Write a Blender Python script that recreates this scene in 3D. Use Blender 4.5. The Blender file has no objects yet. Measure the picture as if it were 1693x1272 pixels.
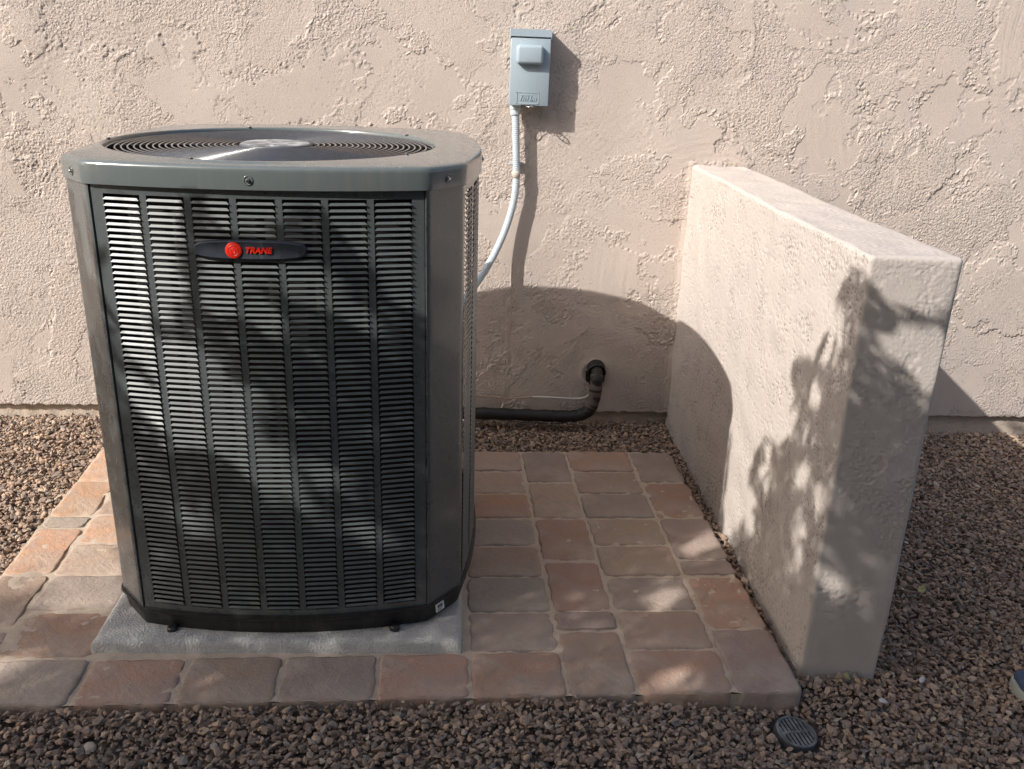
import bpy, bmesh, math, random
import numpy as np
from mathutils import Vector, Matrix

scene = bpy.context.scene
col = scene.collection
rad = math.radians

# ------------------------------------------------------------------ camera
cam_d = bpy.data.cameras.new('camera')
cam = bpy.data.objects.new('camera', cam_d)
col.objects.link(cam)
R_ = Vector((0.997795, -0.05542, 0.03652)); U_ = Vector((-0.014868, 0.349616, 0.936775)); F_ = Vector((0.064684, 0.935253, -0.348021))
M = Matrix((R_, U_, -F_)).transposed().to_4x4()
M.translation = Vector((-0.016, -2.910, 1.334))
cam.matrix_world = M
cam_d.sensor_width = 36.0
cam_d.lens = 1499.6 / 1693 * 36
cam_d.clip_start = 0.02
cam_d.clip_end = 500
scene.camera = cam

# ------------------------------------------------------------------ light
SUN = Vector((1.5, 1.0, -1.27)).normalized()      # direction the sunlight travels
world = bpy.data.worlds.new('World'); scene.world = world; world.use_nodes = True
nt = world.node_tree; nt.nodes.clear()
sky = nt.nodes.new('ShaderNodeTexSky'); sky.sky_type = 'NISHITA'; sky.sun_disc = False
sky.sun_elevation = math.asin(-SUN.z)
sky.sun_rotation = math.atan2(-SUN.x, -SUN.y)
sky.air_density = 1.0; sky.dust_density = 3.6; sky.ozone_density = 0.8
bg = nt.nodes.new('ShaderNodeBackground'); bg.inputs['Strength'].default_value = 0.15
wo = nt.nodes.new('ShaderNodeOutputWorld')
nt.links.new(sky.outputs[0], bg.inputs[0]); nt.links.new(bg.outputs[0], wo.inputs[0])
sun_d = bpy.data.lights.new('sun', 'SUN'); sun_d.energy = 4.3; sun_d.angle = rad(0.53); sun_d.color = (1.0, 0.955, 0.895)
sun = bpy.data.objects.new('sun', sun_d); col.objects.link(sun)
sun.rotation_euler = SUN.to_track_quat('-Z', 'Y').to_euler()
sun.location = (-6, -5, 7)
vs = scene.view_settings
vs.view_transform = 'Standard'; vs.look = 'None'; vs.exposure = 0.54; vs.gamma = 1.0; vs.use_curve_mapping = False
scene.cycles.max_bounces = 8; scene.cycles.diffuse_bounces = 4; scene.cycles.glossy_bounces = 4

# ------------------------------------------------------------------ helpers
def tag(o, label=None, cat=None, group=None, kind=None):
    if label: o['label'] = label
    if cat: o['category'] = cat
    if group: o['group'] = group
    if kind: o['kind'] = kind
    return o

def link(name, me, mat=None, parent=None, loc=None, rot=None, smooth=False):
    o = bpy.data.objects.new(name, me)
    col.objects.link(o)
    if mat and not me.materials: me.materials.append(mat)
    if parent: o.parent = parent
    if loc is not None: o.location = loc
    if rot is not None: o.rotation_euler = rot
    if smooth:
        me.polygons.foreach_set('use_smooth', [True] * len(me.polygons))
    return o

def empty(name, loc=(0, 0, 0), rot=(0, 0, 0)):
    o = bpy.data.objects.new(name, None); col.objects.link(o)
    o.location = loc; o.rotation_euler = rot; o.empty_display_size = .1
    return o

def pyd(name, verts, faces):
    me = bpy.data.meshes.new(name)
    me.from_pydata([tuple(v) for v in verts], [], [tuple(f) for f in faces]); me.update()
    return me

def quadmesh(name, V, Q):
    """fast mesh from numpy verts (n,3) and quads (m,4)"""
    me = bpy.data.meshes.new(name)
    V = np.ascontiguousarray(V, dtype=np.float32); Q = np.ascontiguousarray(Q, dtype=np.int32)
    me.vertices.add(len(V)); me.vertices.foreach_set('co', V.ravel())
    me.loops.add(Q.size); me.loops.foreach_set('vertex_index', Q.ravel())
    me.polygons.add(len(Q))
    me.polygons.foreach_set('loop_start', np.arange(0, Q.size, 4, dtype=np.int32))
    me.polygons.foreach_set('loop_total', np.full(len(Q), 4, dtype=np.int32))
    me.update(calc_edges=True); me.validate()
    return me

def gridq(nu, nv, off=0, flip=False):
    i = np.arange(nu * nv).reshape(nu, nv) + off
    q = np.stack([i[:-1, :-1], i[1:, :-1], i[1:, 1:], i[:-1, 1:]], -1).reshape(-1, 4)
    return q[:, ::-1] if flip else q

class MB:
    def __init__(s): s.v = []; s.f = []
    def add(s, vs, fs):
        o = len(s.v); s.v += [tuple(v) for v in vs]; s.f += [tuple(i + o for i in f) for f in fs]; return s
    def box(s, x0, x1, y0, y1, z0, z1):
        return s.add([(x0,y0,z0),(x1,y0,z0),(x1,y1,z0),(x0,y1,z0),(x0,y0,z1),(x1,y0,z1),(x1,y1,z1),(x0,y1,z1)],
              [(0,3,2,1),(4,5,6,7),(0,1,5,4),(1,2,6,5),(2,3,7,6),(3,0,4,7)])
    def tube(s, pts, r, n=12, closed=False, caps=True):
        pts = [Vector(p) for p in pts]; m = len(pts)
        rs = r if hasattr(r, '__len__') else [r] * m
        up = None; rings = []
        for i, p in enumerate(pts):
            a = pts[(i - 1) % m] if (closed or i > 0) else p
            b = pts[(i + 1) % m] if (closed or i < m - 1) else p
            t = (b - a).normalized()
            if up is None:
                up = t.orthogonal().normalized() if abs(t.z) > .9 else Vector((0, 0, 1))
            up = (up - t * up.dot(t)).normalized(); sd = t.cross(up)
            rings.append([p + (up * math.cos(2*math.pi*k/n) + sd * math.sin(2*math.pi*k/n)) * rs[i] for k in range(n)])
        vs = [v for rg in rings for v in rg]; fs = []
        for i in range(m if closed else m - 1):
            j = (i + 1) % m
            for k in range(n):
                l = (k + 1) % n
                fs.append((i*n+k, j*n+k, j*n+l, i*n+l))
        if caps and not closed:
            fs.append(tuple(range(n))); fs.append(tuple((m-1)*n + k for k in range(n))[::-1])
        return s.add(vs, fs)
    def lathe(s, prof, n=24, mat=None):
        vs = []; fs = []
        for r, z in prof:
            for k in range(n):
                v = Vector((r * math.cos(2*math.pi*k/n), r * math.sin(2*math.pi*k/n), z))
                vs.append(mat @ v if mat else v)
        m = len(prof)
        for i in range(m - 1):
            for k in range(n):
                l = (k + 1) % n
                fs.append((i*n+k, i*n+l, (i+1)*n+l, (i+1)*n+k))
        if prof[0][0] > 1e-6: fs.append(tuple(range(n))[::-1])
        if prof[-1][0] > 1e-6: fs.append(tuple((m-1)*n + k for k in range(n)))
        return s.add(vs, fs)
    def build(s, name, mat, parent=None, loc=None, rot=None, smooth=False, auto=None):
        me = pyd(name, s.v, s.f)
        o = link(name, me, mat, parent, loc, rot, smooth)
        if auto: me.set_sharp_from_angle(angle=rad(auto))
        return o

def bevel_box(name, sx, sy, sz, r, seg, mat, parent=None, loc=(0,0,0), rot=None):
    bm = bmesh.new(); bmesh.ops.create_cube(bm, size=1.0)
    bmesh.ops.scale(bm, vec=(sx, sy, sz), verts=bm.verts)
    bmesh.ops.bevel(bm, geom=list(bm.edges), offset=r, segments=seg, profile=.5, affect='EDGES')
    me = bpy.data.meshes.new(name); bm.to_mesh(me); bm.free()
    o = link(name, me, mat, parent, loc, rot, True); me.set_sharp_from_angle(angle=rad(50))
    return o

def smooth_path(pts, n=8):
    pts = [Vector(p) for p in pts]; out = []
    P = [pts[0]] + pts + [pts[-1]]
    for i in range(1, len(P) - 2):
        p0, p1, p2, p3 = P[i-1:i+3]
        for k in range(n):
            t = k / n
            out.append(.5*((2*p1) + (p2-p0)*t + (2*p0-5*p1+4*p2-p3)*t*t + (3*p1-p0-3*p2+p3)*t**3))
    out.append(pts[-1]); return out

# ------------------------------------------------------------------ materials
class NG:
    def __init__(s, name):
        s.m = bpy.data.materials.new(name); s.m.use_nodes = True
        s.t = s.m.node_tree; s.p = s.t.nodes['Principled BSDF']
        s.tc = s.t.nodes.new('ShaderNodeTexCoord')
    def n(s, typ, **kw):
        nd = s.t.nodes.new('ShaderNode' + typ)
        for k, v in kw.items():
            if k in ('i',):
                for kk, vv in v.items(): s.set(nd.inputs[kk], vv)
            else: setattr(nd, k, v)
        return nd
    def set(s, sock, v):
        if isinstance(v, bpy.types.NodeSocket): s.t.links.new(v, sock)
        else: sock.default_value = v
    def noise(s, scale, detail=4, rough=.55, vec=None, dist=0):
        nd = s.n('TexNoise', i={'Scale': scale, 'Detail': detail, 'Roughness': rough, 'Distortion': dist})
        s.t.links.new(vec or s.tc.outputs['Object'], nd.inputs['Vector']); return nd.outputs['Fac']
    def ramp(s, fac, stops, interp='LINEAR'):
        r = s.n('ValToRGB'); r.color_ramp.interpolation = interp
        e = r.color_ramp.elements
        while len(e) < len(stops): e.new(.5)
        for el, (p, c) in zip(e, stops):
            el.position = p; el.color = c if len(c) == 4 else (*c, 1)
        s.set(r.inputs[0], fac); return r.outputs[0]
    def mix(s, f, a, b, mode='MIX'):
        m = s.n('Mix', data_type='RGBA', blend_type=mode)
        s.set(m.inputs[0], f); s.set(m.inputs[6], a if isinstance(a, bpy.types.NodeSocket) else (*a[:3], 1)); s.set(m.inputs[7], b if isinstance(b, bpy.types.NodeSocket) else (*b[:3], 1))
        return m.outputs[2]
    def math(s, op, a, b=0.0):
        m = s.n('Math', operation=op); s.set(m.inputs[0], a); s.set(m.inputs[1], b); return m.outputs[0]
    def bump(s, h, strength=.4, dist=.001, normal=None):
        b = s.n('Bump', i={'Strength': strength, 'Distance': dist}); s.set(b.inputs['Height'], h)
        if normal: s.set(b.inputs['Normal'], normal)
        s.t.links.new(b.outputs[0], s.p.inputs['Normal']); return b.outputs[0]
    def base(s, c, rough=.5, metal=0, spec=None, coat=0):
        s.set(s.p.inputs['Base Color'], c if isinstance(c, bpy.types.NodeSocket) else (*c, 1))
        s.set(s.p.inputs['Roughness'], rough); s.p.inputs['Metallic'].default_value = metal
        if spec is not None: s.p.inputs['Specular IOR Level'].default_value = spec
        if coat: s.p.inputs['Coat Weight'].default_value = coat; s.p.inputs['Coat Roughness'].default_value = .12
        return s

def m_stucco(name, c1, c2, c3, fine=.35, attr=False, pit=False):
    g = NG(name)
    a = g.noise(1.6, 3); b = g.noise(9, 4, .6)
    c = g.mix(g.ramp(a, [(.35, (0,0,0)), (.65, (1,1,1))]), c1, c2)
    c = g.mix(g.math('MULTIPLY', g.ramp(b, [(.45, (0,0,0)), (.75, (1,1,1))]), .55), c, c3)
    sp = g.noise(170, 3, .7)
    c = g.mix(g.ramp(sp, [(.30, (.16,.16,.16)), (.42, (0,0,0))]), c, tuple(x*.72 for x in c1))
    if pit: c = g.mix(g.math('MULTIPLY', g.n('Attribute', attribute_name='coarse').outputs['Fac'], .85), c, (.14,.115,.10))  # pits painted darker: their shade, with some dirt, put into the colour
    g.base(c, .92, spec=.2)
    if attr:
        cz = g.n('Attribute', attribute_name='coarse').outputs['Fac']
    else:
        cz = g.ramp(g.noise(7, 4, .6), [(.36, (.15,.15,.15)), (.58, (1,1,1))])
    h = g.math('ADD', g.noise(360, 3, .65), g.math('MULTIPLY', g.math('MULTIPLY', g.noise(135, 2, .5), 3.0), cz))
    g.bump(h, fine, .0026)
    return g.m
MAT = {}
MAT['stucco'] = m_stucco('stucco', (.485,.415,.368), (.455,.394,.355), (.51,.432,.375), .72, True)
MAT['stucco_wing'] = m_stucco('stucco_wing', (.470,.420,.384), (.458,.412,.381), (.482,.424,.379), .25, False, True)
MAT['foundation'] = m_stucco('foundation', (.47,.39,.32), (.44,.37,.31), (.50,.41,.33), .5)

def m_gravel_ground():
    g = NG('gravel_ground')
    v = g.n('TexVoronoi', i={'Scale': 55.0, 'Randomness': 1.0}); g.t.links.new(g.tc.outputs['Object'], v.inputs['Vector'])
    c = g.ramp(g.n('SeparateColor', i={0: v.outputs['Color']}).outputs[0], [(0, (.05,.042,.038)), (.4, (.14,.105,.085)), (.7, (.10,.09,.085)), (1, (.21,.16,.12))])
    g.base(c, .9, spec=.3); g.bump(v.outputs['Distance'], 1.0, .012)
    return g.m
MAT['ground'] = m_gravel_ground()
def m_stone():
    g = NG('gravel_stone')
    oi = g.n('ObjectInfo')
    c = g.ramp(oi.outputs['Random'], [(0, (0.183,0.133,0.103)), (.16, (0.330,0.226,0.165)), (.30, (0.234,0.183,0.153)), (.44, (0.402,0.278,0.195)), (.56, (0.208,0.145,0.112)), (.68, (0.343,0.255,0.195)), (.78, (0.182,0.165,0.155)), (.88, (0.452,0.325,0.228)), (.955, (0.399,0.347,0.293)), (.985, (0.420,0.341,0.265)), (1, (0.359,0.183,0.121))], 'CONSTANT')
    n = g.noise(90, 4, .6)
    c = g.mix(g.ramp(n, [(.35, (0,0,0)), (.7, (.5,.5,.5))]), c, (0.441,0.330,0.242))
    g.base(c, .82, spec=.35); g.bump(g.noise(300, 3), .35, .0015)
    return g.m
MAT['stone'] = m_stone()
def m_paver():
    g = NG('paver')
    oi = g.n('ObjectInfo')
    a = g.noise(7, 3, .6); b = g.noise(18, 4, .65)
    c = g.mix(g.math('MULTIPLY', g.ramp(a, [(.38, (0,0,0)), (.68, (1,1,1))]), .55), oi.outputs['Color'], (.40,.31,.245))
    c = g.mix(g.math('MULTIPLY', g.ramp(b, [(.46, (0,0,0)), (.66, (1,1,1))]), .50), c, (.30,.255,.23))
    e = g.noise(5.0, 4, .6, dist=.5)
    c = g.mix(g.math('MULTIPLY', g.ramp(e, [(.50, (0,0,0)), (.72, (1,1,1))]), .42), c, (.52,.45,.38))
    dk = g.noise(11, 5, .7, dist=1.0)
    c = g.mix(g.math('MULTIPLY', g.ramp(dk, [(.56, (0,0,0)), (.70, (1,1,1))]), .35), c, (.17,.13,.11))
    s = g.noise(260, 2, .6)
    c = g.mix(g.ramp(s, [(.27, (.6,.6,.6)), (.37, (0,0,0))]), c, (.15,.10,.08))
    s2 = g.noise(330, 2, .6)
    c = g.mix(g.ramp(s2, [(.66, (0,0,0)), (.74, (.5,.5,.5))]), c, (.50,.43,.36))
    g.base(c, .88, spec=.25)
    h = g.math('ADD', g.noise(230, 4, .7), g.math('MULTIPLY', g.noise(60, 3), 2.0))
    g.bump(h, .7, .0022)
    return g.m
MAT['paver'] = m_paver()
def m_sand():
    g = NG('joint_sand')
    c = g.mix(g.noise(30, 5, .7), (.44,.35,.275), (.58,.49,.39))
    s = g.noise(420, 2, .6)
    c = g.mix(g.ramp(s, [(.33, (.6,.6,.6)), (.42, (0,0,0))]), c, (.16,.11,.08))
    g.base(c, .95, spec=.2); g.bump(g.noise(380, 4, .7), .8, .003)
    return g.m
MAT['sand'] = m_sand()
def m_concrete():
    g = NG('pad_concrete')
    c = g.mix(g.noise(14, 4, .6), (.33,.325,.315), (.41,.40,.385))
    sp = g.noise(240, 2, .6)
    c = g.mix(g.ramp(sp, [(.30, (.7,.7,.7)), (.40, (0,0,0))]), c, (.16,.155,.15))
    g.base(c, .9, spec=.25)
    v = g.n('TexVoronoi', i={'Scale': 190.0}); g.t.links.new(g.tc.outputs['Object'], v.inputs['Vector'])
    g.bump(g.math('ADD', v.outputs['Distance'], g.noise(260, 3, .6)), .8, .0022)
    return g.m
MAT['pad'] = m_concrete()
def m_paint(name, c, rough, dust=0.0, coat=.0):
    g = NG(name)
    n = g.noise(35, 4, .6)
    cc = g.mix(g.math('MULTIPLY', n, .12), c, tuple(min(1, x*1.6+.02) for x in c))
    mp = g.n('Mapping', i={'Scale': (60, 60, 2.2)}); g.t.links.new(g.tc.outputs['Object'], mp.inputs[0])
    stk = g.ramp(g.noise(1.0, 5, .6, vec=mp.outputs[0]), [(.52, (0,0,0)), (.78, (.16,.16,.16))])
    cc = g.mix(stk, cc, (.24,.22,.19))
    rr = g.ramp(g.noise(22, 4, .6), [(.3, (rough*.85,)*3), (.7, (rough*1.2,)*3)])
    if dust:
        geo = g.n('NewGeometry'); sx = g.n('SeparateXYZ', i={0: geo.outputs['Normal']})
        up = g.math('MULTIPLY', g.ramp(sx.outputs['Z'], [(.75, (0,0,0)), (.98, (1,1,1))]), g.ramp(g.noise(28, 5, .65, dist=.8), [(.42, (.12*dust,)*3), (.66, (1.5*dust,)*3)]))
        cc = g.mix(up, cc, (.36,.365,.36))
        rr = g.mix(up, rr, (.75,.75,.75))
    g.base(cc, rr, spec=.5, coat=coat)
    g.bump(g.noise(900, 2), .05, .0004)
    return g.m
MAT['paint'] = m_paint('green_grey_paint', (.072,.083,.086), .28, .0, .5)
MAT['slat'] = m_paint('slat_paint', (.074,.085,.088), .40)
MAT['cap'] = m_paint('cap_paint', (.100,.116,.118), .22, .08, .5)
MAT['black'] = m_paint('black_plastic', (.010,.0105,.011), .45)
MAT['wire'] = m_paint('guard_wire', (.028,.034,.044), .20, 0, .6)
MAT['hub'] = m_paint('hub_plastic', (.07,.075,.085), .45, .9)
MAT['badge'] = m_paint('badge_plastic', (.030,.036,.048), .38)
MAT['box'] = m_paint('grey_box_paint', (.285,.350,.400), .42)
MAT['conduit'] = m_paint('conduit_pvc', (.40,.45,.49), .42)
MAT['steel'] = NG('steel').base((.42,.42,.42), .28, 1.0).m
MAT['red'] = NG('red_enamel').base((.62,.02,.008), .35).m
MAT['darkred'] = NG('dark_red').base((.34,.012,.008), .4).m
def m_coil():
    g = NG('coil_fins')
    w = g.n('TexWave', wave_type='BANDS', bands_direction='X', i={'Scale': 240.0}); g.t.links.new(g.tc.outputs['Object'], w.inputs['Vector'])
    g.base(g.mix(w.outputs['Fac'], (.006,.006,.006), (.018,.017,.016)), .6, spec=.3); return g.m
MAT['coil'] = m_coil()
def m_foam():
    g = NG('black_foam')
    g.base(g.mix(g.noise(40, 4), (.010,.0095,.010), (.028,.024,.023)), .55, spec=.4); g.bump(g.noise(60, 4), .3, .003); return g.m
MAT['foam'] = m_foam()
MAT['tape'] = NG('grey_brown_tape').base((.10,.075,.062), .7).m
MAT['white_pvc'] = NG('white_sheath').base((.55,.52,.48), .5).m
MAT['brown_pvc'] = NG('brown_sheath').base((.36,.26,.19), .5).m
MAT['sticker'] = NG('sticker_paper').base((.68,.68,.66), .6).m
MAT['ink'] = NG('ink').base((.03,.03,.03), .7).m
MAT['grate'] = m_paint('grate_plastic', (.070,.073,.078), .5, .4)
MAT['yellowleaf'] = NG('yellow_leaf').base((.36,.33,.13), .7).m
MAT['dryleaf'] = NG('dry_leaf').base((.09,.06,.045), .8).m
MAT['pale'] = NG('pale_pebble').base((.50,.49,.50), .7).m
def m_cloth():
    g = NG('shoe_fabric'); g.base(g.mix(g.noise(60,3), (.035,.05,.10), (.06,.085,.15)), .85); g.bump(g.noise(700,2), .4, .001); return g.m
MAT['shoe'] = m_cloth()
MAT['sole'] = NG('shoe_sole').base((.33,.34,.30), .7).m
def m_leaf():
    g = NG('leaf'); oi = g.noise(3, 3)
    g.base(g.mix(oi, (.055,.085,.03), (.095,.12,.045)), .55); return g.m
MAT['leaf'] = m_leaf()
def m_bark():
    g = NG('bark'); g.base(g.mix(g.noise(20, 5, .7), (.07,.05,.04), (.17,.13,.10)), .9); g.bump(g.noise(50, 5), .8, .01); return g.m
MAT['bark'] = m_bark()

# ------------------------------------------------------------------ height fields for stucco
def band(shape, dx, wl, spread=.5, seed=0, ax=1.0, az=1.0, ang=0.0):
    """periodic band-limited gaussian noise, wavelength wl (m); ax/az stretch"""
    rs = np.random.RandomState(seed)
    w = np.fft.rfft2(rs.standard_normal(shape).astype(np.float32))
    kx = np.fft.fftfreq(shape[0], dx)[:, None]; kz = np.fft.rfftfreq(shape[1], dx)[None, :]
    c, s = math.cos(ang), math.sin(ang)
    ku = (kx*c + kz*s) * ax; kv = (-kx*s + kz*c) * az
    k = np.sqrt(ku**2 + kv**2) + 1e-9
    w *= np.exp(-(np.log(k * wl) / spread)**2)
    h = np.fft.irfft2(w, s=shape)
    return h / h.std()

def sstep(a, b, x):
    t = np.clip((x - a) / (b - a), 0, 1); return t*t*(3 - 2*t)

def trowel_field(nx, nz, dx, seed, nstrokes, amp=1.0, lean=0.0):
    """skip trowel relief: overlapping blade strokes, each smooth, dragged or torn, with crisp lips"""
    sh = (nx, nz)
    grade = lean*np.cos(np.arange(nx)/nx*2*math.pi - .9)[:, None] + np.zeros(sh)
    fields = []
    for k in range(5):
        f = band(sh, dx, .0175, .45, seed + 20 + k, 1.0, .42, k*math.pi/5) + .6*band(sh, dx, .0105, .4, seed + 40 + k, 1.0, .6, k*math.pi/5)
        fields.append(f/f.std())
    clus = band(sh, dx, .17, .5, seed + 3)
    rag = band(sh, dx, .024, .6, seed + 4); rag2 = band(sh, dx, .10, .5, seed + 5)
    grain = band(sh, dx, .0090, .35, seed + 7)
    h = -.0020*sstep(.2, .55, fields[0] + .6*clus + grade*.9)
    coarse = np.clip(.5 + .5*clus + grade, 0, 1)
    rs = np.random.RandomState(seed + 9)
    LX, LZ = nx*dx, nz*dx
    for i in range(nstrokes):
        cx, cz = rs.rand()*LX, rs.rand()*LZ
        L = rs.uniform(.08, .34); W = rs.uniform(.04, .13); a = rs.uniform(0, math.pi)
        curv = rs.uniform(-1.4, 1.4)
        rad_ = int((L + W) * 1.15 / dx)
        ix = np.arange(int(cx/dx) - rad_, int(cx/dx) + rad_); iz = np.arange(int(cz/dx) - rad_, int(cz/dx) + rad_)
        X = ix[:, None]*dx - cx; Z = iz[None, :]*dx - cz
        s = X*math.cos(a) + Z*math.sin(a); t = -X*math.sin(a) + Z*math.cos(a)
        t = t + curv*s*s
        ii = np.ix_(ix % nx, iz % nz)
        r1 = rag[ii]; r2 = rag2[ii]
        fan = np.maximum(1 + rs.uniform(-.9, .9)*s/L, .15)
        d = np.maximum(np.abs(s)/L, np.abs(t)/(W*fan)) + .07*r1 + .15*r2
        m = 1 - sstep(.87, .91, d)
        plane = rs.uniform(-.0012, .0013) + rs.uniform(-.010, .010)*t + rs.uniform(-.003, .003)*s
        g0 = float(grade[int(cx/dx) % nx, 0])
        tt = t/(W*fan)*rs.uniform(10, 24)
        st = (np.sin(tt + 1.3*np.sin(tt*.37 + 2) + rs.rand()*6)*.5 + np.sin(tt*2.3 + rs.rand()*6)*.3)
        st = st*rs.choice([.00003, .00008, .00028, .00055], p=[.38, .28, .20, .14])*(.6 + .4*r2)
        th = rs.choice([2.6, 1.75, 1.05, .40], p=[.26, .28, .26, .20]) - .9*g0
        k = int(round(((a + math.pi/2) % math.pi)/(math.pi/5))) % 5
        f = fields[k][ii] + .35*clus[ii]
        torn = sstep(th, th + .28, f)
        dep = rs.uniform(.0012, .0027)
        new = plane + st - dep*torn*(.7 + .3*np.tanh(r1))
        cur = h[ii]
        if rs.rand() < .35: new = np.minimum(cur, new)          # scraped rather than filled
        h[ii] = cur + (new - cur)*m
        coarse[ii] = coarse[ii]*(1 - m) + m*np.clip((2.3 - th)/2.0 + .3*torn, 0, 1)
        lip = np.exp(-((d - .895)/.030)**2)*((t > 0) if rs.rand() < .5 else (s > 0))*(rs.rand() < .5)*rs.uniform(.0004, .0015)
        h[ii] += lip*np.clip(.35 + r1*.8, 0, 1.5)
    h += band(sh, dx, .45, .5, seed + 6)*.0010 + grain*.00022*coarse
    trowel_field.coarse = coarse
    return h*amp

# ------------------------------------------------------------------ house wall
YW = 0.309; ZLIP = 0.028; ZTOP = 2.7
DX = .0031
NX, NZ = 1360, 524
HF = trowel_field(NX, NZ, DX, 11, 640, 1.12, .42)
HC = trowel_field.coarse.copy()
def house_wall():
    root = empty('house_wall', (0, YW, 0))
    tag(root, 'tan skip trowelled stucco house wall behind the air conditioner', 'wall')
    x0, x1 = -1.80, -1.80 + (NX - 1)*DX
    xs = np.concatenate([np.arange(-6.0, x0, .04), x0 + np.arange(NX)*DX, np.arange(x1 + .04, 7.0, .04)])
    z1 = ZLIP + (NZ - 1)*DX
    zs = np.concatenate([ZLIP + np.arange(NZ)*DX, np.arange(z1 + .04, ZTOP + .02, .04)])
    ix = np.round((xs - x0)/DX).astype(int) % NX; iz = np.round((zs - ZLIP)/DX).astype(int) % NZ
    H = HF[np.ix_(ix, iz)]
    X, Z = np.meshgrid(xs, zs, indexing='ij')
    # dried runs of paint and a smeared patch round the pipe hole
    H = H + .0008*np.exp(-((X - .186 - .004*np.sin(Z*14))/.0035)**2) * ((Z > .10) & (Z < .60))
    pr = np.hypot((X - .522)/1.0, (Z - .19)/1.0)
    H = H*(1 - .7*np.exp(-(pr/.10)**2)) + .003*np.exp(-((pr - .052)/.010)**2)
    H = H + .004*np.exp(-((X - .812)/.012)**2) * (Z < .98)          # caulked corner with the wing wall
    Z = Z.copy(); rg = band((len(xs), 8), DX, .05, .6, 77)[:, 0]
    Z[:, 0] += .0025*rg; Z[:, 1] += .0018*rg
    Y = -H
    Y[:, 0] += .004
    V = np.stack([X, Y, Z], -1).reshape(-1, 3)
    Q = gridq(len(xs), len(zs), 0)
    # underside of the stucco, returning to the foundation
    n0 = len(V); nb = len(xs)
    Vb = np.stack([xs, np.full(nb, .05), Z[:, 0] + .001], -1)
    i = np.arange(nb - 1)
    Qb = np.stack([n0 + i, n0 + i + 1, (i + 1)*len(zs), i*len(zs)], -1)
    me = quadmesh('stucco_face', np.concatenate([V, Vb]), np.concatenate([Q, Qb]))
    at = me.attributes.new('coarse', 'FLOAT', 'POINT')
    at.data.foreach_set('value', np.concatenate([HC[np.ix_(ix, iz)].ravel(), np.full(nb, .5)]).astype(np.float32))
    link('stucco_face', me, MAT['stucco'], root, smooth=True)
    # an old run of paint below the conduit
    run = MB(); zz = np.linspace(.085, .60, 40); w = .0032 + .0008*np.sin(zz*37)
    vs = []
    for z_, w_ in zip(zz, w):
        x_ = .190 - .012*float(sstep(.24, .10, z_)) + .0012*math.sin(z_*19); i_ = int(round((x_ - x0)/DX)); j_ = int(round((z_ - ZLIP)/DX)); y_ = -float(HF[max(i_-2, 0):i_+3, max(j_-1, 0):j_+2].max()) - .0005
        vs += [(x_ - w_, y_ + .0016, z_), (x_, y_ - .0006, z_), (x_ + w_, y_ + .0016, z_)]
    run.add(vs, [f for k in range(39) for f in ((3*k, 3*k+1, 3*k+4, 3*k+3), (3*k+1, 3*k+2, 3*k+5, 3*k+4))])
    run.build('paint_run', MAT['sand'], root, smooth=True)
    # foundation stem wall, set back under the stucco lip
    g = NX
    fx = np.arange(-6.0, 7.0, .012); fz = np.linspace(-.35, ZLIP + .012, 14)
    hb = band((len(fx), 16), .012, .06, .6, 5)[:, :14]*.0013
    X, Z = np.meshgrid(fx, fz, indexing='ij')
    V = np.stack([X, .024 - hb, Z], -1).reshape(-1, 3)
    link('foundation', quadmesh('foundation', V, gridq(len(fx), 14)), MAT['foundation'], root, smooth=True)
house_wall()

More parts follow.
